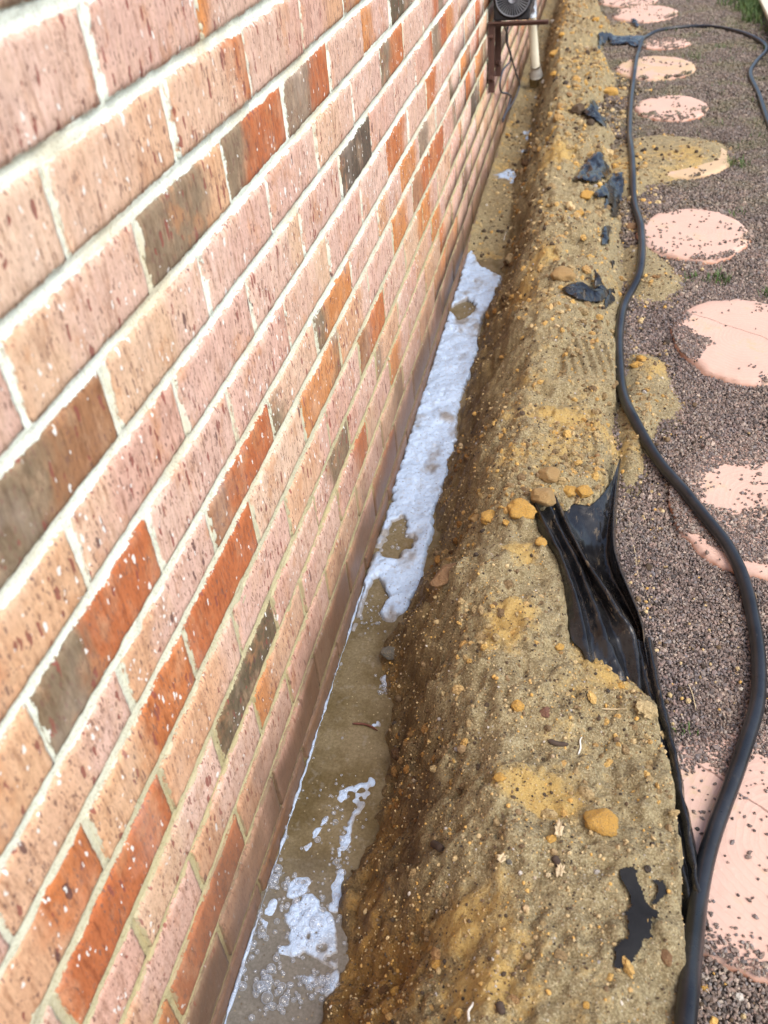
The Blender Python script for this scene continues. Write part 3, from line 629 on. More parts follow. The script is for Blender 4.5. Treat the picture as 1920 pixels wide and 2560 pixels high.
# mortar: one sheet, hollowed between the bricks
def mortar():
    yy = np.concatenate([np.arange(Y0, -.7, .05), np.arange(-.7, 1.6, .006), np.arange(1.6, 3.2, .014), np.arange(3.2, Y1, .04)])
    zz = np.concatenate([np.arange(-1.30, .14, .0045), np.arange(.14, ZTOP, .03)])
    A, B = np.meshgrid(yy, zz); Xm = -.0048 + .0016 * fbm(A, B, 45, 81, 3) + .0010 * fbm(A, B, 160, 86, 2)
    # tooled hollow along the beds, and a lump of mortar left proud here and there
    for c in range(-2, 15):
        d = np.abs(B - zj(c)); Xm += -.0016 * np.exp(-(d / .004) ** 2) + .0018 * np.exp(-((d - .006) / .002) ** 2)
    Xm += .0035 * sstep(.45, .8, fbm(A, B, 13, 90, 3))
    Vm = np.stack([Xm, A, B - ZG], -1).reshape(-1, 3); ny = len(yy); n = len(zz)
    i, j = np.meshgrid(np.arange(n - 1), np.arange(ny - 1), indexing='ij'); k = (i * ny + j).ravel()
    F = np.stack([k, k + 1, k + ny + 1, k + ny], 1)
    obj('mortar', mesh_np('mortar', Vm, F, m_mortar), wall)
    core = MB().box(-.23, -.012, Y0, Y1, -1.45 - ZG, ZTOP - ZG).build('wall_core', m_mortar, wall, False)
mortar()

# ------------------------------------------------------------------ ground, soil mound, trench
def plane(name, x0, x1, y0, y1, z, mat):
    return mesh_np(name, [(x0, y0, z), (x1, y0, z), (x1, y1, z), (x0, y1, z)], [(0, 1, 2, 3)], mat)
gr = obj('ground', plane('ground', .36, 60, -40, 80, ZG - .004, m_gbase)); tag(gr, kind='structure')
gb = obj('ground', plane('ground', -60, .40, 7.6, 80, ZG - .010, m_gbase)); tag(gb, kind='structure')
wet = sstep(1.10, .25, t1) * .95; wet = np.where(X < T_, .75, wet); wet *= np.where(Y > 2.2, .62, 1)
wet = wet * (.7 + .5 * (fbm(X, Y, 5, 101) + .5)) * sstep(ZG + .14, ZG - .02, H)
och = .13 + .50 * fbm(X, Y, 4, 105) + spot([(1120, 1210, -.94, .03, .04, .9), (1100, 1345, -.94, .045, .05, .8), (1070, 1390, -.94, .04, .04, .4), (960, 1240, -1.0, .03, .05, .8),
   (1170, 1720, -.93, .05, .02, .45), (1140, 1690, -.93, .06, .03, .5), (1200, 1740, -.93, .03, .015, .8), (780, 2000, -1.08, .04, .10, .5), (820, 2100, -1.05, .05, .08, .5), (850, 1700, -1.03, .03, .05, .6), (1000, 1950, -.95, .05, .04, .45),
   (1030, 2130, -.94, .04, .03, .35), (1230, 870, -.94, .08, .09, .5), (1200, 960, -.94, .06, .06, .45), (1100, 1000, -.95, .05, .04, .4), (1160, 640, -.94, .06, .1, .4), (1120, 620, -.99, .05, .1, .6), (1180, 540, -.94, .06, .1, .5),
   (1340, 940, -.98, .04, .05, .5), (1400, 810, ZG, .06, .09, .4), (1300, 1440, -.96, .04, .03, .7), (1260, 230, -.95, .08, .1, .8), (1200, 340, -.96, .05, .15, .6), (1400, 350, ZG, .2, .12, .35)])
dark = .0 + .8 * sstep(.85, .3, t1) * sstep(.05, .2, t1) * .55 + spot([(900, 1680, -1.0, .04, .04, .7), (880, 1800, -1.0, .03, .04, .4), (1270, 1620, -.93, .015, .015, .6), (1000, 850, -1.03, .05, .15, .4), (1040, 1000, -1.0, .05, .06, .3), (940, 1830, -.97, .02, .02, .7), (1100, 1640, -.93, .03, .02, .4), (1250, 1490, -.94, .02, .03, .3)])
V = np.stack([X, Y, H], -1).reshape(-1, 3); nx = len(xs); ny_ = len(ys)
i, j = np.meshgrid(np.arange(ny_ - 1), np.arange(nx - 1), indexing='ij'); k = (i * nx + j).ravel()
Fq = np.stack([k, k + 1, k + nx + 1, k + nx], 1)
# drop what lies wholly under the gravel
zz = H.ravel(); keep = ~((zz[Fq] < ZG - .012).all(1) & (X.ravel()[Fq] > .42).all(1)); Fq = Fq[keep]
so_ = obj('soil', mesh_np('soil', V, Fq, m_soil, True, {'wet': wet.ravel(), 'ochre': och.ravel(), 'dark': dark.ravel()})); tag(so_, kind='structure')

# scattered grains by geometry nodes: each point carries its own size and turn
def gn_scatter(name, pts, scl, rot, mat, sub=1, seed=0, disp=.35):
    me = bpy.data.meshes.new(name); me.vertices.add(len(pts)); me.vertices.foreach_set('co', np.asarray(pts, float).ravel())
    for nme, d in (('scl', scl), ('rot', rot)):
        a = me.attributes.new(nme, 'FLOAT_VECTOR', 'POINT'); a.data.foreach_set('vector', np.asarray(d, float).ravel())
    me.update(); o = obj(name, me)
    g = bpy.data.node_groups.new(name, 'GeometryNodeTree')
    g.interface.new_socket('Geometry', in_out='INPUT', socket_type='NodeSocketGeometry'); g.interface.new_socket('Geometry', in_out='OUTPUT', socket_type='NodeSocketGeometry')
    N = g.nodes; gi = N.new('NodeGroupInput'); go = N.new('NodeGroupOutput'); ip = N.new('GeometryNodeInstanceOnPoints')
    ico = N.new('GeometryNodeMeshIcoSphere'); ico.inputs['Radius'].default_value = .5; ico.inputs['Subdivisions'].default_value = sub
    sp = N.new('GeometryNodeSetPosition'); rv = N.new('FunctionNodeRandomValue'); rv.data_type = 'FLOAT_VECTOR'
    rv.inputs[0].default_value = (-disp * .5,) * 3; rv.inputs[1].default_value = (disp * .5,) * 3; rv.inputs['Seed'].default_value = seed
    sm = N.new('GeometryNodeSetMaterial'); sm.inputs['Material'].default_value = mat
    a1 = N.new('GeometryNodeInputNamedAttribute'); a1.data_type = 'FLOAT_VECTOR'; a1.inputs['Name'].default_value = 'scl'
    a2 = N.new('GeometryNodeInputNamedAttribute'); a2.data_type = 'FLOAT_VECTOR'; a2.inputs['Name'].default_value = 'rot'
    L = g.links.new
    L(gi.outputs[0], ip.inputs['Points']); L(ico.outputs['Mesh'], sp.inputs['Geometry']); L(rv.outputs[0], sp.inputs['Offset']); L(sp.outputs[0], sm.inputs[0]); L(sm.outputs[0], ip.inputs['Instance'])
    L(a1.outputs[0], ip.inputs['Scale']); L(a2.outputs[0], ip.inputs['Rotation']); L(ip.outputs[0], go.inputs[0])
    md = o.modifiers.new('scatter', 'NODES'); md.node_group = g
    return o
def jitter_grid(x0, x1, y0, y1, d):
    a = np.arange(x0, x1, d); b = np.arange(y0, y1, d); A, B = np.meshgrid(a, b)
    return (A + rng.uniform(-.5, .5, A.shape) * d).ravel(), (B + rng.uniform(-.5, .5, A.shape) * d).ravel()

# ------------------------------------------------------------------ stepping stones
PZ = ZG + .011
STONES = [  # centre px, centre py, radius x (m), radius y (m), label, gravel cover 0..1
 (1700, 1822, .215, .190, 'large near pink round concrete stepping stone with growth rings, hose lying across its left edge', .05),
 (1640, 1085, .165, .215, 'pink stepping stone half buried in gravel at the right edge, third nearest', .42),
 (1612, 728, .175, .225, 'pink round stepping stone with a long crack, beyond the half buried one', .05),
 (1497, 500, .165, .205, 'clean pink round stepping stone just right of the hose with pebbles on its middle', .04),
 (1470, 340, .185, .21, 'stepping stone mostly covered by spilt yellow sand, pink only at its lower edge', .05),
 (1450, 230, .150, .19, 'pink stepping stone thickly sprinkled with pebbles between sandy and cream stones', .22),
 (1416, 143, .185, .23, 'cream and pink stepping stone dusted with sand, crossed by the hose near the loop', .06),
 (1435, 92, .13, .13, 'narrow visible strip of pink stepping stone inside the top of the hose loop', .35),
 (1395, 27, .19, .24, 'pale pink stepping stone beyond the hose loop near the top of the picture', .12),
 (1360, -2, .19, .22, 'orange pink stepping stone cut by the top edge of the picture', .08)]
stone_xy = []
def stone(px, py, rx, ry, label, cover, n):
    c = at(px, py, PZ); m = 96; an = np.linspace(0, 2 * math.pi, m, endpoint=False); rr = np.random.default_rng(n + 50)
    rad = 1 + .075 * fbm(np.cos(an) * 1 + n * 7, np.sin(an), 1.6, n + 120) + .045 * fbm(np.cos(an) + n * 3, np.sin(an), 5, n + 130)
    prof = [(.0, 0), (.3, 0), (.6, .0004), (.85, .0), (.94, -.001), (.965, -.004), (.995, -.011), (1.02, -.022), (1.0, -.04)]
    rings = []
    for (f, dzp) in prof:
        rough = 1 + (.008 * rr.standard_normal(m) if f > .9 else 0)
        rings.append(np.stack([np.cos(an) * rx * f * rad * rough, np.sin(an) * ry * f * rad * rough, dzp + (.0015 * rr.standard_normal(m) if f > .96 else np.zeros(m))], -1))
    b = MB(); b.grid(np.array(rings), True)
    o = b.build('stepping_stone', m_paver); o.location = c; tag(o, label, 'stepping stone', 'round pink stepping stones set in the gravel path')
    o['sand'] = {4: .24, 6: .13}.get(n, .0)
    o['cracked'] = 1.0 if n in (0, 2) else 0.0
    stone_xy.append((c[0], c[1], rx, ry, cover, rad))
for n, s in enumerate(STONES): stone(*s, n)

# ------------------------------------------------------------------ gravel
def scatter_gravel():
    PT = []; SC = []
    for (x0, x1, y0, y1, d, sz) in ((.42, 1.15, -.30, .75, .0036, .0045), (.42, 1.30, .75, 1.9, .0044, .0053), (.36, 1.5, 1.9, 3.4, .0066, .0070), (.30, 1.9, 3.4, 6.6, .0098, .0095)):
        x, y = jitter_grid(x0, x1, y0, y1, d); h = hgt(x, y)
        n = fbm(x, y, 20, 140); ok = h < ZG + .002 + .006 * np.minimum(0, n)
        ok &= ~((h > ZG - .009) & (rng.random(len(x)) < .35))
        z = ZG - .001 + .004 * fbm(x, y, 9, 144, 2) + rng.random(len(x)) * .0025
        for (cx, cy, rx, ry, cover, rad) in stone_xy:
            an = np.arctan2((y - cy) / ry, (x - cx) / rx) % (2 * math.pi); rd = np.interp(an, np.linspace(0, 2 * math.pi, 97), np.append(rad, rad[0]))
            q = np.hypot((x - cx) / rx, (y - cy) / ry) / rd; on = q < 1.0
            pr_ = np.clip(cover * (.35 + 1.6 * np.clip(fbm(x, y, 6, 150, 3) + .45, 0, 1.2)) + sstep(.70, 1.0, q) * .75 * (fbm(x, y, 9, 155, 2) > -.1), 0, 1)
            if cover > .3: 
                if cy < 1.2:
                    e_ = at(1615, 1040, PZ); E_ = np.exp(-((x - e_[0]) / .095) ** 2 - ((y - e_[1]) / .095) ** 2) + .9 * (q > .86) * (y < cy - .11) * (x > cx - .14)
                    pr_ = sstep(.70, .34, E_ + .60 * fbm(x, y, 13, 160, 4)) * .97 + .05
            elif cover == .05 and cy < .5: pr_ = np.maximum(pr_, .9 * sstep(.02, .10, (q - .62) * .5 + .5 * fbm(x, y, 9, 160, 3) + .5 * (y - cy) - .25 * np.clip(x - cx, -1, 0) * 0 - .06) * (y > cy + .02))
            else: pr_ *= sstep(-.25, .5, fbm(x, y, 15, 165, 3)) * 1.3
            g_ = at(1462, 752, PZ)
            if abs(cy - 1.5) < .22: pr_ = np.maximum(pr_, sstep(.40, .62, np.exp(-((x - g_[0]) / .085) ** 2 - ((y - g_[1]) / .13) ** 2) + .45 * fbm(x, y, 14, 161, 4)))
            ok &= ~(on & (rng.random(len(x)) > pr_)); z = np.where(on, PZ + .0012, z)
        x, y, z = x[ok], y[ok], z[ok]
        s = sz * np.exp(rng.normal(0, .25, len(x))) * (1 + .4 * (rng.random(len(x)) > .95))
        PT.append(np.stack([x, y, z], 1)); SC.append(np.stack([s * rng.uniform(.9, 1.5, len(x)), s * rng.uniform(.7, 1.1, len(x)), s * rng.uniform(.5, .9, len(x))], 1))
    PT = np.vstack(PT); SC = np.vstack(SC); print('gravel', len(PT)); pick = rng.integers(0, 3, len(PT))
    for q in range(3):
        mk_ = pick == q
        o = gn_scatter('gravel', PT[mk_], SC[mk_], rng.uniform(0, 6.28, (mk_.sum(), 3)) * (.15, .15, 1), m_gravel, 1, 5 + q, .42); tag(o, 'fine purple brown gravel covering the path', 'gravel', kind='stuff')
scatter_gravel()
def scatter_crumbs():
    PT = []; SC = []
    for (y0, y1, d, sz, pk) in ((-.30, 1.0, .0042, .0023, .26), (1.0, 2.2, .007, .0036, .22), (2.2, 6, .016, .0075, .30)):
        x, y = jitter_grid(.02, 1.05, y0, y1, d); h = hgt(x, y); dens = pk * (.5 + 1.4 * np.clip(fbm(x, y, 9, 170, 3) + .4, 0, 1))
        ok = (rng.random(len(x)) < dens) & (h > ZW + .004) & ((h > ZG - .006) | (x < .4))
        x, y, h = x[ok], y[ok], h[ok]; s = sz * np.exp(rng.normal(0, .45, len(x))); s = np.where(rng.random(len(x)) > .985, s * 2.3, s)
        PT.append(np.stack([x, y, h + s * .12], 1)); SC.append(np.stack([s * rng.uniform(.8, 1.3, len(x)), s * rng.uniform(.8, 1.2, len(x)), s * rng.uniform(.6, 1, len(x))], 1))
    n = 1300; y = rng.uniform(-.25, 4.2, n) ; x = np.interp(y, *Bp.T) + np.abs(rng.normal(0, .085, n)); k_ = hgt(x, y) < ZG; x, y = x[k_], y[k_]; s = .0042 * np.exp(rng.normal(0, .5, len(x))) * (1 + .25 * y)
    PT.append(np.stack([x, y, np.full(len(x), ZG + .003)], 1)); SC.append(np.stack([s, s, s * .8], 1))
    PT = np.vstack(PT); SC = np.vstack(SC); print('crumbs', len(PT))
    o = gn_scatter('soil_crumbs', PT, SC, rng.uniform(0, 6.28, (len(PT), 3)), m_crumb, 2, 9, .22); tag(o, 'small crumbs of soil and clay strewn over the dug mound', 'soil crumbs', kind='stuff')
scatter_crumbs()

def scatter_clumps():
    PT = []; SC = []
    for (y0, y1, d, sz) in ((-.30, 1.3, .0145, .0085), (1.3, 5.5, .026, .0135)):
        x, y = jitter_grid(.09, .60, y0, y1, d); h = hgt(x, y); dens = np.clip(.16 - .12 * (y < .65) * (x > .30) + 1.5 * (fbm(x, y, 5.5, 190, 4)), .02, .75) * np.where((y < .65) & (x > .3), .55, 1)
        ok = (rng.random(len(x)) < dens) & (h > ZW + .02) & (h > ZG - .11) & ~((h < ZG + .012) & (x > .42))
        x, y, h = x[ok], y[ok], h[ok]; s = sz * np.exp(rng.normal(0, .38, len(x)))
        PT.append(np.stack([x, y, h - s * .10], 1)); SC.append(np.stack([s * rng.uniform(.8, 1.5, len(x)), s * rng.uniform(.8, 1.3, len(x)), s * rng.uniform(.5, .9, len(x))], 1))
    PT = np.vstack(PT); SC = np.vstack(SC); print('clumps', len(PT)); pick = rng.integers(0, 4, len(PT))
    for q in range(4):
        k_ = pick == q
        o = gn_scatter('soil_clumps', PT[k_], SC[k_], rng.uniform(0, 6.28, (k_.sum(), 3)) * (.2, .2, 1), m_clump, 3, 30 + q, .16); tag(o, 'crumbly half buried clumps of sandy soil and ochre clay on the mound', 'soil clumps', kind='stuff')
def mat_clump():
    M = NT('soil_clump'); oi = M.n('ShaderNodeObjectInfo'); g = M.n('ShaderNodeNewGeometry'); P = g.outputs['Position']; n = M.noise(P, 260, 4, .7)
    c = M.ramp(oi.outputs['Random'], [(0, (.16, .10, .05)), (.2, (.33, .23, .11)), (.5, (.46, .35, .18)), (.7, (.54, .33, .11)), (.9, (.62, .40, .13)), (1, (.34, .20, .09))])
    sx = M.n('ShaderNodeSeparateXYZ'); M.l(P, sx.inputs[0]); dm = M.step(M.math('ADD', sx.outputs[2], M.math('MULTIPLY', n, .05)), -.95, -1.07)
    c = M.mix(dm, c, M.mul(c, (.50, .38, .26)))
    c = M.mul(c, M.ramp(n, [(.35, (.6, .58, .52)), (.6, (1.1, 1.1, 1.1))])); return M.set(c, .95, M.bump(n, 1.0, .004))
m_clump = mat_clump()
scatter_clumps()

# ------------------------------------------------------------------ clods and stones
def ico(sub):
    import bmesh
    bm = bmesh.new(); bmesh.ops.create_icosphere(bm, subdivisions=sub, radius=.5); v = np.array([p.co[:] for p in bm.verts]); f = np.array([[q.index for q in p.verts] for p in bm.faces]); bm.free(); return v, f
IV, IF = ico(4)
def clod(px, py, w_, h_, mat, label, rough=.16, name='clay_clod', cat='clod', grp='lumps of clay lying on the dug soil'):
    p = hit(px, py); s = size_at(p, w_); sv = size_at(p, h_); sd_ = random.randint(0, 9999); r = np.random.default_rng(sd_)
    D = IV / .5; off = r.random(3) * 50
    n = fbm(D[:, 0] * 1.1 + off[0] + D[:, 2] * .6, D[:, 1] * 1.1 + off[1] + D[:, 2] * .8, 1.3, sd_ % 50, 2) + .5 * fbm(D[:, 1] * 2 + off[2], D[:, 2] * 2 + D[:, 0], 1.8, 7, 3) + .14 * fbm(D[:, 0] * 6 + D[:, 2] * 4, D[:, 1] * 6 - D[:, 2] * 3, 2.2, 9, 3)
    # planes knocked off it
    rr = 1 + rough * 1.6 * n
    for _ in range(9):
        d = r.normal(size=3); d /= np.linalg.norm(d); lim = r.uniform(.66, .95); dd = D @ d; rr = np.where(rr * dd > lim, lim / np.maximum(dd, .2), rr)
    rr = rr * (1 + .03 * fbm(D[:, 0] * 9 + D[:, 2] * 5, D[:, 1] * 9 - D[:, 2] * 5, 2, 3, 2))
    V_ = D * rr[:, None] * np.array([s * .54, max(s * .5, sv * .55), s * .36])
    a = r.uniform(-.5, .5); V_ = V_ @ np.array([[math.cos(a), math.sin(a), 0], [-math.sin(a), math.cos(a), 0], [0, 0, 1]])
    o = obj(name, mesh_np(name, V_, IF, mat, True), None, (p[0], p[1], p[2] + s * .06)); tag(o, label, cat, grp); return o
CL = [
 (1185, 1028, 45, 38, m_buff, 'buff clay lump at the back of the cluster above the torn plastic'),
 (1174, 1078, 56, 50, m_buff, 'large brownish clay lump touching the top of the torn black plastic'),
 (1228, 1062, 34, 34, m_ochre, 'left one of two round ochre lumps side by side above the plastic'),
 (1261, 1065, 34, 34, m_ochre, 'right one of two round ochre lumps side by side above the plastic'),
 (1128, 1105, 60, 42, m_ochre, 'bright angular ochre lump at the left tip of the black plastic'),
 (1060, 1120, 42, 34, m_ochre, 'rounded ochre lump left of the bright angular one'),
 (1032, 1122, 28, 32, m_buff, 'leftmost lump of the cluster, against its rounded ochre neighbour'),
 (1094, 1130, 18, 16, m_ochre, 'tiny ochre lump between the rounded and the angular ones'),
 (1168, 1172, 22, 26, m_ochre, 'small ochre lump lying against the left side of the black plastic'),
 (1215, 598, 50, 46, m_buff, 'big buff lump on the mound above the blue sheened plastic scrap'),
 (1364, 492, 24, 34, m_brown, 'brown lump touching the left of the hose near a pink stepping stone'),
 (1118, 1524, 32, 26, m_ochre, 'round ochre lump alone on the bare sand below the plastic'),
 (1299, 1775, 66, 58, m_ochre, 'largest bright orange crumbly lump on the near sand'),
 (962, 1245, 38, 80, m_brown, 'tall orange brown lump in the trench bank beside the foam'),
 (1374, 790, 24, 18, m_ochre, 'flat ochre lump on the gravel just right of the hose, nearer one'),
 (1385, 776, 22, 16, m_ochre, 'flat ochre lump on the gravel just right of the hose, farther one'),
 (1341, 1482, 17, 24, m_ochre, 'oval ochre lump beside the strip of plastic edge'),
 (1439, 2069, 26, 36, m_brown, 'oval brown lump right of the near black scrap'),
 (860, 2143, 32, 28, m_ochre, 'ochre lump low on the bank near the bottom of the picture'),
 (945, 2082, 26, 22, m_ochre, 'pale ochre lump above and right of the one lowest on the bank'),
 (1189, 1812, 20, 18, m_ochre, 'small orange lump beside pale leaf scraps'),
 (1266, 2172, 16, 14, m_ochre, 'small orange lump on the sand at the bottom of the picture'),
 (1521, 2133, 18, 20, m_ochre, 'ochre lump on gravel at the foot of the nearest stepping stone'),
 (1208, 1398, 20, 16, m_ochre, 'small ochre lump left of the lower plastic tongue'),
 (1286, 43, 16, 14, m_ochre, 'ochre lump near the far end of the mound'),
 (1214, 76, 14, 16, m_ochre, 'pale ochre lump on the far mound right of the white pipe'),
 (1198, 118, 26, 32, m_ochre, 'long ochre lump on the far bank behind the pipe end'),
 (1198, 160, 15, 15, m_ochre, 'small brown lump on the bank beside the pipe end'),
 (1316, 203, 38, 22, m_ochre, 'broad bright yellow lump above the dark hollow on the mound edge'),
 (1329, 360, 18, 15, m_ochre, 'ochre lump above the shiny wrinkled plastic'),
 (1266, 424, 30, 20, m_ochre, 'ochre lump in the middle of the shiny wrinkled plastic'),
 (1251, 463, 20, 24, m_ochre, 'ochre lump just below the shiny wrinkled plastic'),
 (1294, 1338, 12, 12, m_ochre, 'tiny ochre lump on the torn plastic'),
 (1080, 1680, 26, 20, m_ochre, 'low ochre lump on the bank crest above the dark patch'),
 (1018, 740, 14, 16, m_ochre, 'orange lump at the edge of the foam'),
 (850, 1358, 34, 20, m_ochre, 'orange lump at the lower end of the large foam'),
]
for q in CL: clod(*q)
clod(845, 1412, 40, 34, m_grey, 'grey green stone in the muddy water below the foam', name='grey_stone', cat='stone', grp='stones in and by the trench')
clod(812, 1402, 26, 20, m_grey, 'small grey stone left of the larger grey green one', name='grey_stone', cat='stone', grp='stones in and by the trench')
clod(866, 1325, 16, 20, m_grey, 'dark grey pebble at the tip of the large foam', name='grey_stone', cat='stone', grp='stones in and by the trench')
clod(1179, 1540, 26, 18, m_red, 'red brown stone right of the lone ochre lump', name='red_stone', cat='stone', grp='stones in and by the trench')
clod(1100, 1862, 14, 12, m_grey, 'small grey pebble among the pale leaf scraps', name='grey_stone', cat='stone', grp='stones in and by the trench')

# ------------------------------------------------------------------ water and foam
def waterm():
    yy = np.arange(-1.2, 2.45, .01); xx = np.arange(-.012, .26, .008); A, B = np.meshgrid(xx, yy)
    V_ = np.stack([A, B, ZW + .0006 * fbm(A, B, 20, 200, 2)], -1).reshape(-1, 3); n = len(xx)
    i, j = np.meshgrid(np.arange(len(yy) - 1), np.arange(n - 1), indexing='ij'); k = (i * n + j).ravel()
    o = obj('water', mesh_np('water', V_, np.stack([k, k + 1, k + n + 1, k + n], 1), m_water)); tag(o, kind='structure')
waterm()
def mat_bubble():
    M = NT('bubble'); M.N.remove(M.b); out = M.N['Material Output']; lw = M.n('ShaderNodeLayerWeight'); lw.inputs[0].default_value = .5
    t = M.n('ShaderNodeBsdfTransparent'); g = M.n('ShaderNodeBsdfGlossy'); g.inputs['Roughness'].default_value = .05; d = M.n('ShaderNodeBsdfDiffuse'); d.inputs[0].default_value = (.72, .80, .92, 1)
    m1 = M.n('ShaderNodeMixShader'); m1.inputs[0].default_value = .35; M.l(d.outputs[0], m1.inputs[1]); M.l(g.outputs[0], m1.inputs[2])
    m2 = M.n('ShaderNodeMixShader'); M.l(M.math('ADD', M.math('MULTIPLY', M.step(lw.outputs['Facing'], .35, .85), .85), .12), m2.inputs[0]); M.l(t.outputs[0], m2.inputs[1]); M.l(m1.outputs[0], m2.inputs[2]); M.l(m2.outputs[0], out.inputs[0])
    return M.m
def bubbles():
    PT = []; SC = []
    for (px, py, rx, ry, n, r) in ((665, 2010, .035, .035, 150, .0030), (640, 1915, .018, .014, 50, .003), (575, 2140, .012, .02, 34, .0045), (592, 1900, .008, .018, 22, .004), (560, 2010, .006, .02, 16, .003), (690, 2130, .025, .012, 70, .0035),
        (620, 2170, .03, .02, 26, .004), (800, 1330, .03, .03, 60, .002), (730, 1850, .02, .05, 60, .0025), (725, 1730, .02, .05, 50, .002), (840, 1485, .014, .014, 50, .0025), (980, 800, .03, .25, 150, .003), (900, 1080, .03, .14, 150, .0025), (530, 2100, .006, .03, 24, .003), (650, 1700, .004, .2, 60, .002)):
        c = at(px, py, ZW); x = rng.normal(c[0], rx * .7, n); y = rng.normal(c[1], ry * .8, n); s = r * 2 * np.exp(rng.normal(-.25, .45, n)); ok = (x > s * .5) & (hgt(x, y) < ZW + .002)
        PT.append(np.stack([x, y, np.full(n, ZW + .002) + rng.random(n) * .003], 1)[ok]); SC.append(np.stack([s, s, s * .8], 1)[ok])
    PT = np.vstack(PT); SC = np.vstack(SC); o = gn_scatter('bubbles', PT, SC, np.zeros((len(PT), 3)), mat_bubble(), 3, 4, 0.0); tag(o, 'clear soapy bubbles clustered on the foam and the muddy water', 'bubbles', kind='stuff')
bubbles()
def blur(a, n):
    for _ in range(n):
        a = (a + np.roll(a, 1, 0) + np.roll(a, -1, 0)) / 3; a = (a + np.roll(a, 1, 1) + np.roll(a, -1, 1)) / 3
    return a
def foam(polys, label, hmax=.007, d=.003, holes=(), warp=.006, z=None, snap=False, thick=0., nz=.5, porous=True):
    Ps = [np.array([at(px, py, (z if z else ZW) + .002)[:2] for px, py in P]) for P in polys]; allp = np.vstack(Ps)
    x0, y0 = allp.min(0) - .03; x1, y1 = allp.max(0) + .03; x0 = max(x0, .0005)
    xx = np.arange(x0, x1, d); yy = np.arange(y0, y1, d); A, B = np.meshgrid(xx, yy)
    wx = A + warp * fbm(A, B, 38, 210, 3); wy = B + warp * fbm(A, B, 38, 214, 3)
    m = np.zeros_like(A)
    for P in Ps: m = np.maximum(m, inpoly(wx, wy, P).astype(float))
    for (px, py, r) in holes:
        c = at(px, py, ZW); rr = np.hypot(wx - c[0], (wy - c[1]) * .6) + .012 * fbm(A, B, 50, 218, 3); m = np.where(rr < r, 0, m)
    if porous: m = m * (fbm(A, B, 75, 240, 3) > -.36)
    b0 = blur(m, 9); m = m * (fbm(A, B, 95, 246, 3) > .42 - b0 * 1.05)
    m[:1] = 0; m[-1:] = 0; m[:, -1:] = 0
    b = blur(m, 2); t = sstep(.25, 1., b); z0 = (z if z else ZW)
    if z: z0 = hgt(A.ravel(), B.ravel()).reshape(A.shape) - .001
    Z = z0 - .002 + hmax * (t ** .6) * (.75 + .5 * fbm(A, B, 26, 220, 3)) + .0012 * fbm(A, B, 140, 226, 2) * t
    ii = np.arange(A.size).reshape(A.shape); keep_ = (b[:-1, :-1] > .2)
    F_ = np.stack([ii[:-1, :-1][keep_], ii[:-1, 1:][keep_], ii[1:, 1:][keep_], ii[1:, :-1][keep_]], 1)
    th = np.clip(t * .85 + 1.1 * fbm(A * 1.5, B * .8, 17, 230, 4) * nz * 2 + thick, 0, 1.2)
    used = np.unique(F_); re = -np.ones(A.size, int); re[used] = np.arange(len(used))
    V_ = np.stack([A, B, Z], -1).reshape(-1, 3)[used]
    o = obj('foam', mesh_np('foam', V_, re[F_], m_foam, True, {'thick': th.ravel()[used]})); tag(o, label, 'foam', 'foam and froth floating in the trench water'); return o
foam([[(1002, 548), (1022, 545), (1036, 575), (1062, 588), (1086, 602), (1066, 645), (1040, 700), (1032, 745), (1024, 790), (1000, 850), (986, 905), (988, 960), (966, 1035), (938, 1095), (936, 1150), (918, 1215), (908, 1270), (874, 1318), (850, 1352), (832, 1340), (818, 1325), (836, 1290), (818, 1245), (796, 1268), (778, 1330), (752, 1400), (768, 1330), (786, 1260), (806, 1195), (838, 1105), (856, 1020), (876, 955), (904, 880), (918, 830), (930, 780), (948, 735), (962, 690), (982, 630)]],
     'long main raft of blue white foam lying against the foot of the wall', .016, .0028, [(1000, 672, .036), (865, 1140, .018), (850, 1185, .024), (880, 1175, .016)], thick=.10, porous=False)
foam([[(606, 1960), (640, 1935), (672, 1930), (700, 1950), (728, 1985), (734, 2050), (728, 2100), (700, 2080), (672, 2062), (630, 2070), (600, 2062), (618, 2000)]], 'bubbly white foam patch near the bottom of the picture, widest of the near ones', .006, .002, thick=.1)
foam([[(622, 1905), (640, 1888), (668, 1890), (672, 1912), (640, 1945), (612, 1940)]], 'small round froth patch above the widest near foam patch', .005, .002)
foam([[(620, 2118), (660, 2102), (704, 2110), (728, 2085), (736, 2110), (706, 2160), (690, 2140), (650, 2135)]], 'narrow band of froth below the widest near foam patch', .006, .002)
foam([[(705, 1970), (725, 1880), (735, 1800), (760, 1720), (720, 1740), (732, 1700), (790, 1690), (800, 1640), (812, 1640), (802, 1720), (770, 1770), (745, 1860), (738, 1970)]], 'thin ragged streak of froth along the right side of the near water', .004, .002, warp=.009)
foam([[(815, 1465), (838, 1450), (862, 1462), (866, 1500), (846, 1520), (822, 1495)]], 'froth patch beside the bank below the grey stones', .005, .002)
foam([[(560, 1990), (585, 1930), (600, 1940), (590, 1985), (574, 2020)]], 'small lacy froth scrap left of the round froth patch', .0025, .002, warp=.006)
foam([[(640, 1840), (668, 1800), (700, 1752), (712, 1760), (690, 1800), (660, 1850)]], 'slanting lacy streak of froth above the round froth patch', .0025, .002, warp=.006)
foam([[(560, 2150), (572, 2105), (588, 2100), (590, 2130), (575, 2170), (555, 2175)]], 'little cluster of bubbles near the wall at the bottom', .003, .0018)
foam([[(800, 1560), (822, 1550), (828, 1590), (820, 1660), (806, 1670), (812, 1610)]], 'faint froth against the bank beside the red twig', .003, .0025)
foam([[(1060, 385), (1085, 362), (1112, 360), (1120, 385), (1108, 402), (1090, 385)]], 'farther white froth patch on the mud between foam and pipe', .006, .004, z=-1.14)
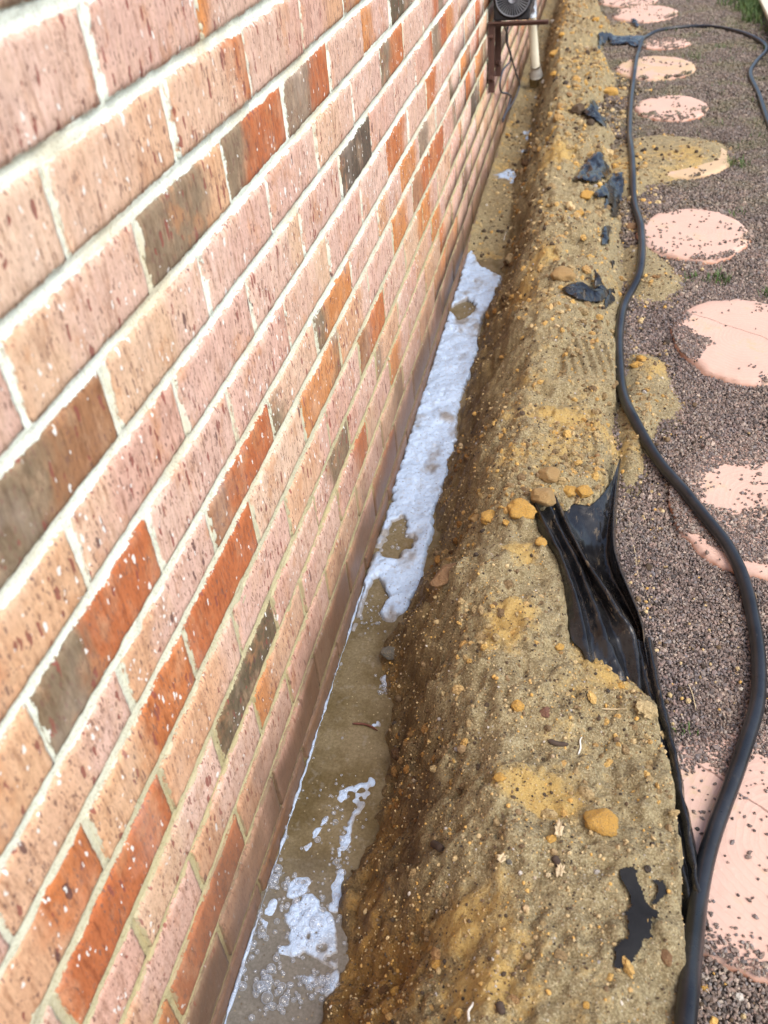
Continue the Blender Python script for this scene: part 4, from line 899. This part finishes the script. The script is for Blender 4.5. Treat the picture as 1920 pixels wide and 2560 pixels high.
foam([[(1128, 282), (1150, 275), (1150, 305), (1136, 312)]], 'farthest froth patch on the mud nearest the white pipe', .006, .004, z=-1.14)
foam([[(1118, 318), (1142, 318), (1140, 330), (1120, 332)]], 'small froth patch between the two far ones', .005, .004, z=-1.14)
FL = smooth_curve([at(px, py, ZW) for px, py in [(790, 1248), (757, 1372), (702, 1545), (662, 1665), (636, 1765), (604, 1880), (578, 1965), (545, 2075), (500, 2190), (450, 2330)]], 400)
FL[:, 0] = .0035 + .0018 * fbm(FL[:, 1], FL[:, 1] * 0, 60, 280, 3); FL[:, 2] = ZW + .001
rad_ = .0022 * np.clip(.75 + 1.5 * fbm(FL[:, 1], FL[:, 1] * 0, 22, 282, 4), .12, 1.7)
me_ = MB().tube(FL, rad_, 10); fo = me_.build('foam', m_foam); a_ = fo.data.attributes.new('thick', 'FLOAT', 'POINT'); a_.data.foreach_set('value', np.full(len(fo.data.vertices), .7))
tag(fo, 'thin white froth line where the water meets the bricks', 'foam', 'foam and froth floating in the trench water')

# ------------------------------------------------------------------ black plastic
def plastic_sheet():
    G = SG
    b = MB(); b.grid(G); o = b.build('plastic_sheet', m_plastic)
    md = o.modifiers.new('film', 'SOLIDIFY'); md.thickness = .0008
    tag(o, 'large torn sheet of black plastic folded up out of the sand beside the gravel', 'plastic sheet', 'black plastic showing through the soil')
plastic_sheet()
def strip():   # the lip of the sheet running down along the edge of the sand
    A = [(950, 1400, -.985), (985, 1600, -.985), (1020, 1750, -.985), (1050, 1880, -.985), (1085, 2010, -.985), (1103, 2110, -.987), (1120, 2230, -.99), (1150, 2380, -.993), (1190, 2600, -1.0), (1215, 2750, -1.005), (1250, 2930, -1.01), (1275, 3060, -1.02)]
    B1 = [(945, 1390), (970, 1500), (1002, 1600), (1035, 1750), (1068, 1900), (1098, 2040), (1118, 2180), (1140, 2330), (1178, 2500), (1210, 2650), (1245, 2850), (1290, 3060)]
    P = smooth_curve([at(*PF(u, v), z) for u, v, z in A], 120); t = np.linspace(0, 1, 120)
    w_ = .020 * (1 - t * .25) + .006 * fbm(t, t * 0, 9, 260, 3); rows = []
    for f, zf, in ((-1.5, -.012), (-1.0, -.004), (-.55, .006), (-.2, .002), (0, .012), (.25, .014), (.5, .002), (.8, -.022), (1.0, -.045)):
        Q = P.copy(); Q[:, 0] += w_ * f + .002 * fbm(t + f, t * 0, 25, 262, 2); Q[:, 2] += zf + .003 * fbm(t, t * 0 + f, 18, 264, 3); rows.append(smooth_curve(Q, 240))
    G = np.array([smooth_curve(r, 36) for r in np.array(rows).transpose(1, 0, 2)])
    b = MB(); b.grid(G); o = b.build('plastic_edge', m_plastic); md = o.modifiers.new('film', 'SOLIDIFY'); md.thickness = .001
    tag(o, 'narrow dusty lip of black plastic between the near sand and the gravel', 'plastic edge', 'black plastic showing through the soil')
strip()
def scrap_(poly, label, off=.003, d=.0022, amp=.003, fr=40, warp=.003, st=(1, 1), edge=.0):
    Ps = np.array([hit(px, py, off)[:3] for px, py in poly]); x0, y0 = Ps[:, :2].min(0) - .01; x1, y1 = Ps[:, :2].max(0) + .01
    xx = np.arange(x0, x1, d); yy = np.arange(y0, y1, d * (1 if y1 - y0 < .3 else 2)); A, B = np.meshgrid(xx, yy)
    m = inpoly(A + warp * fbm(A, B, 60, 270, 3), B + warp * fbm(A, B, 60, 274, 3), Ps)
    hb = np.where(A > .33, np.maximum(hb_at(A, B), ZG), hb_at(A, B))
    bl = blur(m.astype(float), 3)
    n_ = fbm(A * st[0], B * st[1], fr, 278, 3); Z = hb + off + edge * bl + amp * (1.2 - 3.2 * np.minimum(np.abs(n_), .5)) * bl ** 2
    k = m[:-1, :-1]; ii = np.arange(A.size).reshape(A.shape); F_ = np.stack([ii[:-1, :-1][k], ii[:-1, 1:][k], ii[1:, 1:][k], ii[1:, :-1][k]], 1)
    used = np.unique(F_); re = -np.ones(A.size, int); re[used] = np.arange(len(used))
    o = obj('plastic_scrap', mesh_np('plastic_scrap', np.stack([A, B, Z], -1).reshape(-1, 3)[used], re[F_], m_dull if amp < .0008 else m_plastic)); tag(o, label, 'plastic scrap', 'black plastic showing through the soil'); return o
for a_ in SCR: scrap_(*a_)

# ------------------------------------------------------------------ hose
HP = [(1472, 2330), (1480, 2212), (1490, 2060), (1527, 1850), (1597, 1650), (1638, 1500), (1630, 1350), (1588, 1220), (1490, 1090), (1400, 970), (1352, 870), (1336, 760), (1348, 660), (1383, 580), (1384, 500), (1369, 430), (1366, 350), (1360, 290), (1365, 200), (1380, 110), (1402, 76), (1450, 61), (1530, 57), (1600, 70), (1645, 90), (1656, 108), (1634, 133), (1621, 160), (1640, 205), (1659, 262), (1690, 330)]
HRAD = .0097
hp = []
for px, py in HP:
    p = at(px, py, ZG + .018)
    if py < 2400:
        q = hit(px, py, HRAD * .95); p = q
    hp.append(p)
hp = smooth_curve(hp, 420); ker = np.ones(9) / 9
zs = np.array([max(surf(p[0] + dx, p[1])[0] for dx in (-.008, 0, .008)) for p in hp]) + HRAD * .9
for (cx, cy, rx, ry, cover, rad) in stone_xy:
    q_ = np.hypot((hp[:, 0] - cx) / (rx + .012), (hp[:, 1] - cy) / (ry + .012)); zs = np.where(q_ < 1.02, np.maximum(zs, PZ + HRAD + .002), zs)
zs = np.convolve(np.pad(zs, 4, 'edge'), ker, 'valid'); hp[:, 2] = zs
ho = MB().tube(hp, np.interp(np.arange(len(hp)), [0, 150, 260, 419], [HRAD * 1.2, HRAD * 1.13, HRAD, HRAD]), 20).build('hose', m_hose); tag(ho, 'thick black rubber hose winding along the gravel and looping back at the far end', 'hose')

# ------------------------------------------------------------------ pipe, bracket, pump, cable
m_pvc = simple('cream_pvc', (.62, .58, .44), .45, 25, .12); m_white = simple('white_pvc', (.80, .80, .74), .4, 30, .06); m_muddy = mat_clod('muddy_coupling', (.34, .26, .12), (.50, .42, .24))
m_rust = simple('rusty_steel', (.085, .040, .028), .75, 180, .5, .001); m_dark = simple('dark_enamel', (.022, .024, .028), .42, 60, .3); m_slot = simple('fan_vane', (.14, .15, .17), .4, 60, .3); m_cable = simple('grey_cable', (.055, .06, .075), .45, 90, .2)
m_fit = simple('grey_fitting', (.42, .47, .52), .4, 60, .12)
base = at(1160, 186, -1.14); pipe = empty('drain_pipe', tuple(base)); tag(pipe, 'cream plastic drain pipe standing in the trench with a white coupling and muddy foot', 'pipe')
top = aty(1141, -60, base[1] - .22); b0 = base; ax = (top - b0)
def rel(p): return np.asarray(p) - b0
foot = b0 + np.array([0, 0, -.02]); MB().tube([rel(foot), rel(b0 + ax * .01), rel(b0 + ax * .10)], [.030, .037, .036], 20).build('muddy_foot', m_muddy, pipe)
MB().tube([rel(b0 + ax * .095), rel(b0 + ax * .12), rel(b0 + ax * .165), rel(b0 + ax * .20)], [.033, .033, .026, .0245], 20).build('coupling', m_white, pipe)
MB().tube([rel(b0 + ax * .19), rel(b0 + ax * 1.0)], [.0215, .0215], 20).build('pipe_length', m_pvc, pipe)
fi = aty(1147, 14, b0[1] - .17)
e = MB(); e.tube([rel(fi + (0, 0, -.045)), rel(fi + (0, 0, .05))], [.027, .027], 20); e.tube([rel(fi + (.0, -.045, -.012)), rel(fi + (0, 0, -.012))], [.021, .023], 16); e.build('elbow', m_fit, pipe)
MB().tube([rel(fi + (.0, -.047, -.012)), rel(fi + (0, -.03, -.012))], [.012, .012], 14).build('elbow_hole', m_dark, pipe)
ss = at(1184, 168, -1.10); MB().tube([ss + (-.014, -.02, -.01), ss + (.0, 0, .006), ss + (.014, .03, .014)], [.006, .010, .007], 10).build('offcut', m_white); tag(bpy.data.objects['offcut'], 'short white plastic offcut leaning on the bank beside the pipe foot', 'offcut')

def bracket(y, label, ln):
    br = empty('wall_bracket', (0, y, -.80)); tag(br, label, 'bracket', 'rusty steel brackets under the pump')
    b = MB(); b.box(.001, .006, -.009, .009, 0, .232); b.box(.006, .024, -.002, .002, 0, .232); b.build('upright', m_rust, br, False, .0008)
    b = MB(); b.box(.001, ln, -.010, .010, .232, .236); b.box(.004, ln, .007, .010, .220, .232); b.build('arm', m_rust, br, False, .0008)
    MB().tube([(.006, 0, .05), (.022, -.008, .05)], [.011, .009], 6).build('bolt', m_rust, br, False); MB().tube([(.006, 0, .19), (.020, -.004, .19)], [.009, .008], 6).build('bolt', m_rust, br, False)
    return br
bracket(3.0, 'rusty steel angle bracket on the wall carrying the near end of the pump', .215); bracket(3.24, 'rusty bracket behind the first one, half hidden under the pump', .14)
pu = empty('pump_motor', (.088, 3.12, -.562)); tag(pu, 'black pump motor with a round finned fan cover sitting on the wall bracket', 'pump motor')
MB().box(-.068, .060, -.115, .13, .0, .055).build('base_box', m_dark, pu, False, .006)
r_ = .069; zc_ = .062 + .012
b = MB(); b.tube([(0, -.125, zc_), (0, -.118, zc_), (0, -.06, zc_), (0, .16, zc_)], [.060, r_, r_, .062], 40); b.build('motor_body', m_dark, pu)
b = MB()
for q in range(14): a = q / 14 * 2 * math.pi; b.box(0, 0, 0, 0, 0, 0) if False else b.tube([(math.cos(a) * .066, -.05, zc_ + math.sin(a) * .066), (math.cos(a) * .066, .15, zc_ + math.sin(a) * .066)], [.0045, .0045], 6)
b.build('cooling_fins', m_dark, pu)
for q in range(36):
    a = q / 36 * 2 * math.pi
    b = MB().tube([(math.cos(a) * .020, -.1275, zc_ + math.sin(a) * .020), (math.cos(a) * .056, -.1265, zc_ + math.sin(a) * .056)], [.0011, .0016], 5); b.build('fan_vane', m_slot, pu, False)
b = MB(); b.tube([(0, -.1315, zc_), (0, -.124, zc_)], [.017, .019], 24); b.build('fan_hub', m_slot, pu)
an = np.linspace(0, 2 * math.pi, 49); b = MB(); b.tube(np.stack([np.cos(an) * .059, an * 0 - .1255, zc_ + np.sin(an) * .059], 1), .003, 8, False); b.build('cover_rim', m_slot, pu)
b = MB(); b.tube([(.040, -.02, zc_ + .05), (.075, -.03, zc_ + .10), (.085, -.03, zc_ + .2)], [.022, .022, .022], 14); b.build('outlet', m_fit, pu)
def C2(u, v): return (1150 + u * .18083) * PX, (v * .18083) * PX
cb = [(600, 315), (650, 470), (655, 600), (700, 760), (740, 900), (780, 1030), (822, 1160), (790, 1290), (730, 1420), (640, 1560), (590, 1680)]
cp = []
for i_, (u, v) in enumerate(cb):
    p = aty(*C2(u, v), 3.02 + .03 * i_ * .3); cp.append(p if p[0] > .012 else aty(*C2(u, v), 3.02))
def on_wall(u, v, x):
    d = ray(*C2(u, v)); return CAM + d * ((x - CAM[0]) / d[0])
def cable(pts, xoff, label, r=.0042):
    P = smooth_curve([on_wall(u, v, xo) for (u, v), xo in zip(pts, xoff)], 120); o = MB().tube(P, r, 10).build('cable', m_cable); tag(o, label, 'cable', 'dark power cables hanging from the pump')
cable(cb, [.055, .05, .045, .04, .035, .03, .025, .022, .018, .014, .010], 'straighter dark cable hanging from the pump and bowing outwards to the trench')
cable([(680, 310), (650, 420), (640, 560), (670, 660), (700, 740), (690, 850), (600, 960), (560, 1100), (555, 1210), (580, 1280), (650, 1290), (700, 1330), (690, 1400), (650, 1520), (590, 1650)], [.055, .05, .046, .042, .038, .032, .026, .022, .02, .019, .019, .018, .016, .014, .012], 'kinked dark cable hanging from the pump and lying in an S close to the bricks')

# ------------------------------------------------------------------ edging rail, grass, litter
m_rail = simple('cream_paint', (.66, .63, .48), .6, 20, .1); m_soffit = simple('dark_gap', (.10, .10, .08), .8)
r0 = at(1640, -6, ZG + .06); r1 = at(1664, 44, ZG + .06); dr = (r1 - r0) / np.linalg.norm(r1 - r0)
ra = empty('garden_edging', tuple(r1)); tag(ra, 'cream painted garden edging rail at the far right beside the grass', 'edging')
def bar(name, o0, o1, wdt, z0, z1, mat):
    a = -dr * 3.5; bvec = dr * 1.5; nrm_ = np.array([-dr[1], dr[0], 0]); 
    if nrm_[0] < 0: nrm_ = -nrm_
    b = MB(); q = [a + nrm_ * o0, a + nrm_ * o1, bvec + nrm_ * o1, bvec + nrm_ * o0]
    b.v = [tuple(p + (0, 0, z0)) for p in q] + [tuple(p + (0, 0, z1)) for p in q]; b.f = [(0, 3, 2, 1), (4, 5, 6, 7), (0, 1, 5, 4), (1, 2, 6, 5), (2, 3, 7, 6), (3, 0, 4, 7)]
    b.build(name, mat, ra, False, .004)
bar('top_rail', 0, .05, 0, -.02, .0, m_rail); bar('face_board', .008, .03, 0, -.12, -.022, m_soffit); bar('outer_rail', .058, .12, 0, -.03, -.008, m_rail)
m_grass = NT('grass_blade'); _g = m_grass.n('ShaderNodeNewGeometry'); _n = m_grass.noise(_g.outputs['Position'], 25, 2)
m_grass = m_grass.set(m_grass.ramp(_n, [(.3, (.045, .09, .018)), (.6, (.09, .16, .035)), (.8, (.20, .20, .07))]), .6)
def blades(cx, cy, r, n, h, w_=.0018, zb=ZG):
    V_ = []; F_ = []
    for _ in range(n):
        a = random.uniform(0, 6.28); d = r * math.sqrt(random.random()); x = cx + d * math.cos(a); y = cy + d * math.sin(a); hh = h * random.uniform(.4, 1.2); l = random.uniform(0, 6.28); t = random.uniform(.2, 1.0) * hh
        wv = (math.sin(l) * w_, -math.cos(l) * w_); b = len(V_)
        V_ += [(x - wv[0], y - wv[1], zb - .004), (x + wv[0], y + wv[1], zb - .004), (x + t * .35 * math.cos(l) - wv[0] * .8, y + t * .35 * math.sin(l) - wv[1] * .8, zb + hh * .6), (x + t * .35 * math.cos(l) + wv[0] * .8, y + t * .35 * math.sin(l) + wv[1] * .8, zb + hh * .6), (x + t * math.cos(l), y + t * math.sin(l), zb + hh)]
        F_ += [(b, b + 1, b + 3, b + 2), (b + 2, b + 3, b + 4)]
    return V_, F_
def grass_obj(name, lst, label, kind=None, cat='grass', grp=None):
    V_ = []; F_ = []
    for a in lst:
        v, f = blades(*a); o_ = len(V_); V_ += v; F_ += [tuple(o_ + i for i in q) for q in f]
    me = bpy.data.meshes.new(name); me.from_pydata(V_, [], F_); me.update(); me.materials.append(m_grass); o = obj(name, me); tag(o, label, cat, grp, kind); return o
sparse = []
for _ in range(150):
    x, y = random.uniform(.55, 1.7), random.uniform(2.9, 7.2)
    if fbm(x, y, 2.2, 300, 3)[()] > -.05 and surf(x, y)[0] < ZG + .002: sparse.append((x, y, random.uniform(.03, .09), random.randint(5, 16), .022, .0012))
gc = at(1640, 25, ZG)
for _ in range(45): sparse.append((gc[0] + random.gauss(-.03, .06), gc[1] + random.gauss(.3, .40), .05, 40, .055, .0018))
grass_obj('grass', sparse, 'thin green grass growing through the far gravel and along the edging', 'stuff')
for (px, py, r, n, h, lb) in ((1590, 358, .045, 70, .03, 'green weed tuft right of the sand covered stepping stone'), (1550, 607, .035, 60, .025, 'green weed tuft above the cracked pink stepping stone'), (1500, 605, .03, 25, .02, 'faint weed tuft beside the hose near the cracked stone'), (1483, 1580, .018, 14, .014, 'tiny reddish green sprig on the near gravel beside the nearest stepping stone'),
    (1500, 128, .06, 40, .03, 'weed tuft at the right end of the cream and pink stepping stone'), (1655, 640, .02, 25, .03, 'weed tuft at the right edge behind the cracked pink stone'), (1562, 104, .05, 26, .025, 'weed tuft inside the hose loop'), (1590, 462, .03, 20, .02, 'weed tuft at the upper right of the clean pink stepping stone')):
    p = at(px, py, ZG); grass_obj('weed_tuft', [(p[0], p[1], r, n, h, .0014)], lb, None, 'weed', 'weeds growing in the gravel')
m_twig = simple('reddish_twig', (.11, .035, .02), .5, 200, .4); m_straw = simple('dry_straw', (.55, .44, .26), .7, 200, .2); m_leaf = simple('pale_leaf', (.55, .44, .27), .8, 150, .3); m_root = simple('white_root', (.72, .70, .62), .6, 100, .1); m_bark = simple('dark_bark', (.06, .04, .028), .9, 200, .4)
def stick(name, pts, r, mat, label, cat, off=.002, z=None, grp=None):
    P = [at(px, py, z) if z else hit(px, py, off) for px, py in pts]; P = smooth_curve(P, 24)
    rr_ = r * np.interp(np.linspace(0, 1, 24), [0, .15, .8, 1], [.6, 1, .9, .35]); o = MB().tube(P, rr_, 7).build(name, mat); tag(o, label, cat, grp)
stick('twig', [(762, 1563), (785, 1564), (803, 1570), (816, 1578)], .0022, m_twig, 'reddish twig floating in the muddy water', 'twig', z=ZW + .003)
stick('twig', [(545, 1768), (552, 1790), (562, 1808)], .003, m_twig, 'orange brown twig stuck between bricks and water', 'twig', z=ZW + .014)
stick('twig', [(915, 1120), (928, 1128), (940, 1131)], .0025, m_twig, 'dark red twig poking into the foam from the bank', 'twig', .004)
stick('straw', [(1362, 1150), (1372, 1195), (1378, 1240), (1400, 1290), (1418, 1330)], .0009, m_straw, 'long pale straw lying on the gravel right of the torn plastic', 'straw')
stick('straw', [(1487, 1478), (1496, 1500), (1504, 1535)], .0009, m_straw, 'short pale straw on the gravel between hose and sand', 'straw')
stick('straw', [(1300, 1531), (1330, 1532), (1353, 1531)], .0012, m_straw, 'pale straw lying on the sand left of the plastic edge', 'straw')
stick('root', [(1249, 1630), (1254, 1615), (1253, 1600), (1257, 1592)], .0013, m_root, 'curled white root on the middle of the near sand', 'root')
stick('root', [(1013, 2205), (1012, 2185), (1020, 2172), (1022, 2165)], .0016, m_root, 'hooked white root at the bottom of the picture', 'root', .004)
stick('root', [(1088, 520), (1092, 505), (1096, 498)], .001, m_root, 'thin root at the far side of the foam', 'root')
stick('bark_piece', [(1185, 1600), (1205, 1607), (1228, 1608)], .004, m_bark, 'dark bark strip on the near sand', 'bark')
stick('bark_piece', [(935, 1822), (948, 1830), (958, 1834)], .006, m_bark, 'dark brown bark chip low on the bank', 'bark')
stick('bark_piece', [(1196, 1850), (1203, 1862), (1208, 1872)], .005, m_bark, 'brown chip beside the smallest leaf scrap', 'bark')
stick('bark_piece', [(1078, 2165), (1082, 2180), (1090, 2190)], .005, m_bark, 'black chip near the hooked white root', 'bark')
def leaf(px, py, w_, h_, label, n):
    p = hit(px, py, .002); s = size_at(p, w_) / 2; t = size_at(p, h_) / 2 * 1.3; r = np.random.default_rng(n); m = 22; an = np.linspace(0, 2 * math.pi, m, endpoint=False); rad = r.uniform(.45, 1.1, m)
    rings = [np.stack([np.cos(an) * s * rad * f, np.sin(an) * t * rad * f, .003 * r.random(m) + .002 * f], -1) for f in (0.01, .5, 1)]
    b = MB(); b.grid(np.array(rings), True); o = b.build('leaf_scrap', m_leaf); o.location = p; o.modifiers.new('film', 'SOLIDIFY').thickness = .0006; tag(o, label, 'leaf', 'pale torn leaf scraps on the near sand')
leaf(1207, 1795, 22, 44, 'pale torn leaf scrap standing upright above the others', 1); leaf(1084, 1856, 26, 20, 'leftmost pale leaf scrap on the near sand', 2); leaf(1210, 1882, 26, 30, 'ragged pale leaf scrap lowest of the three', 3); leaf(1184, 1893, 12, 10, 'tiny pale leaf crumb left of the lowest scrap', 4)
S.cycles.samples = 128
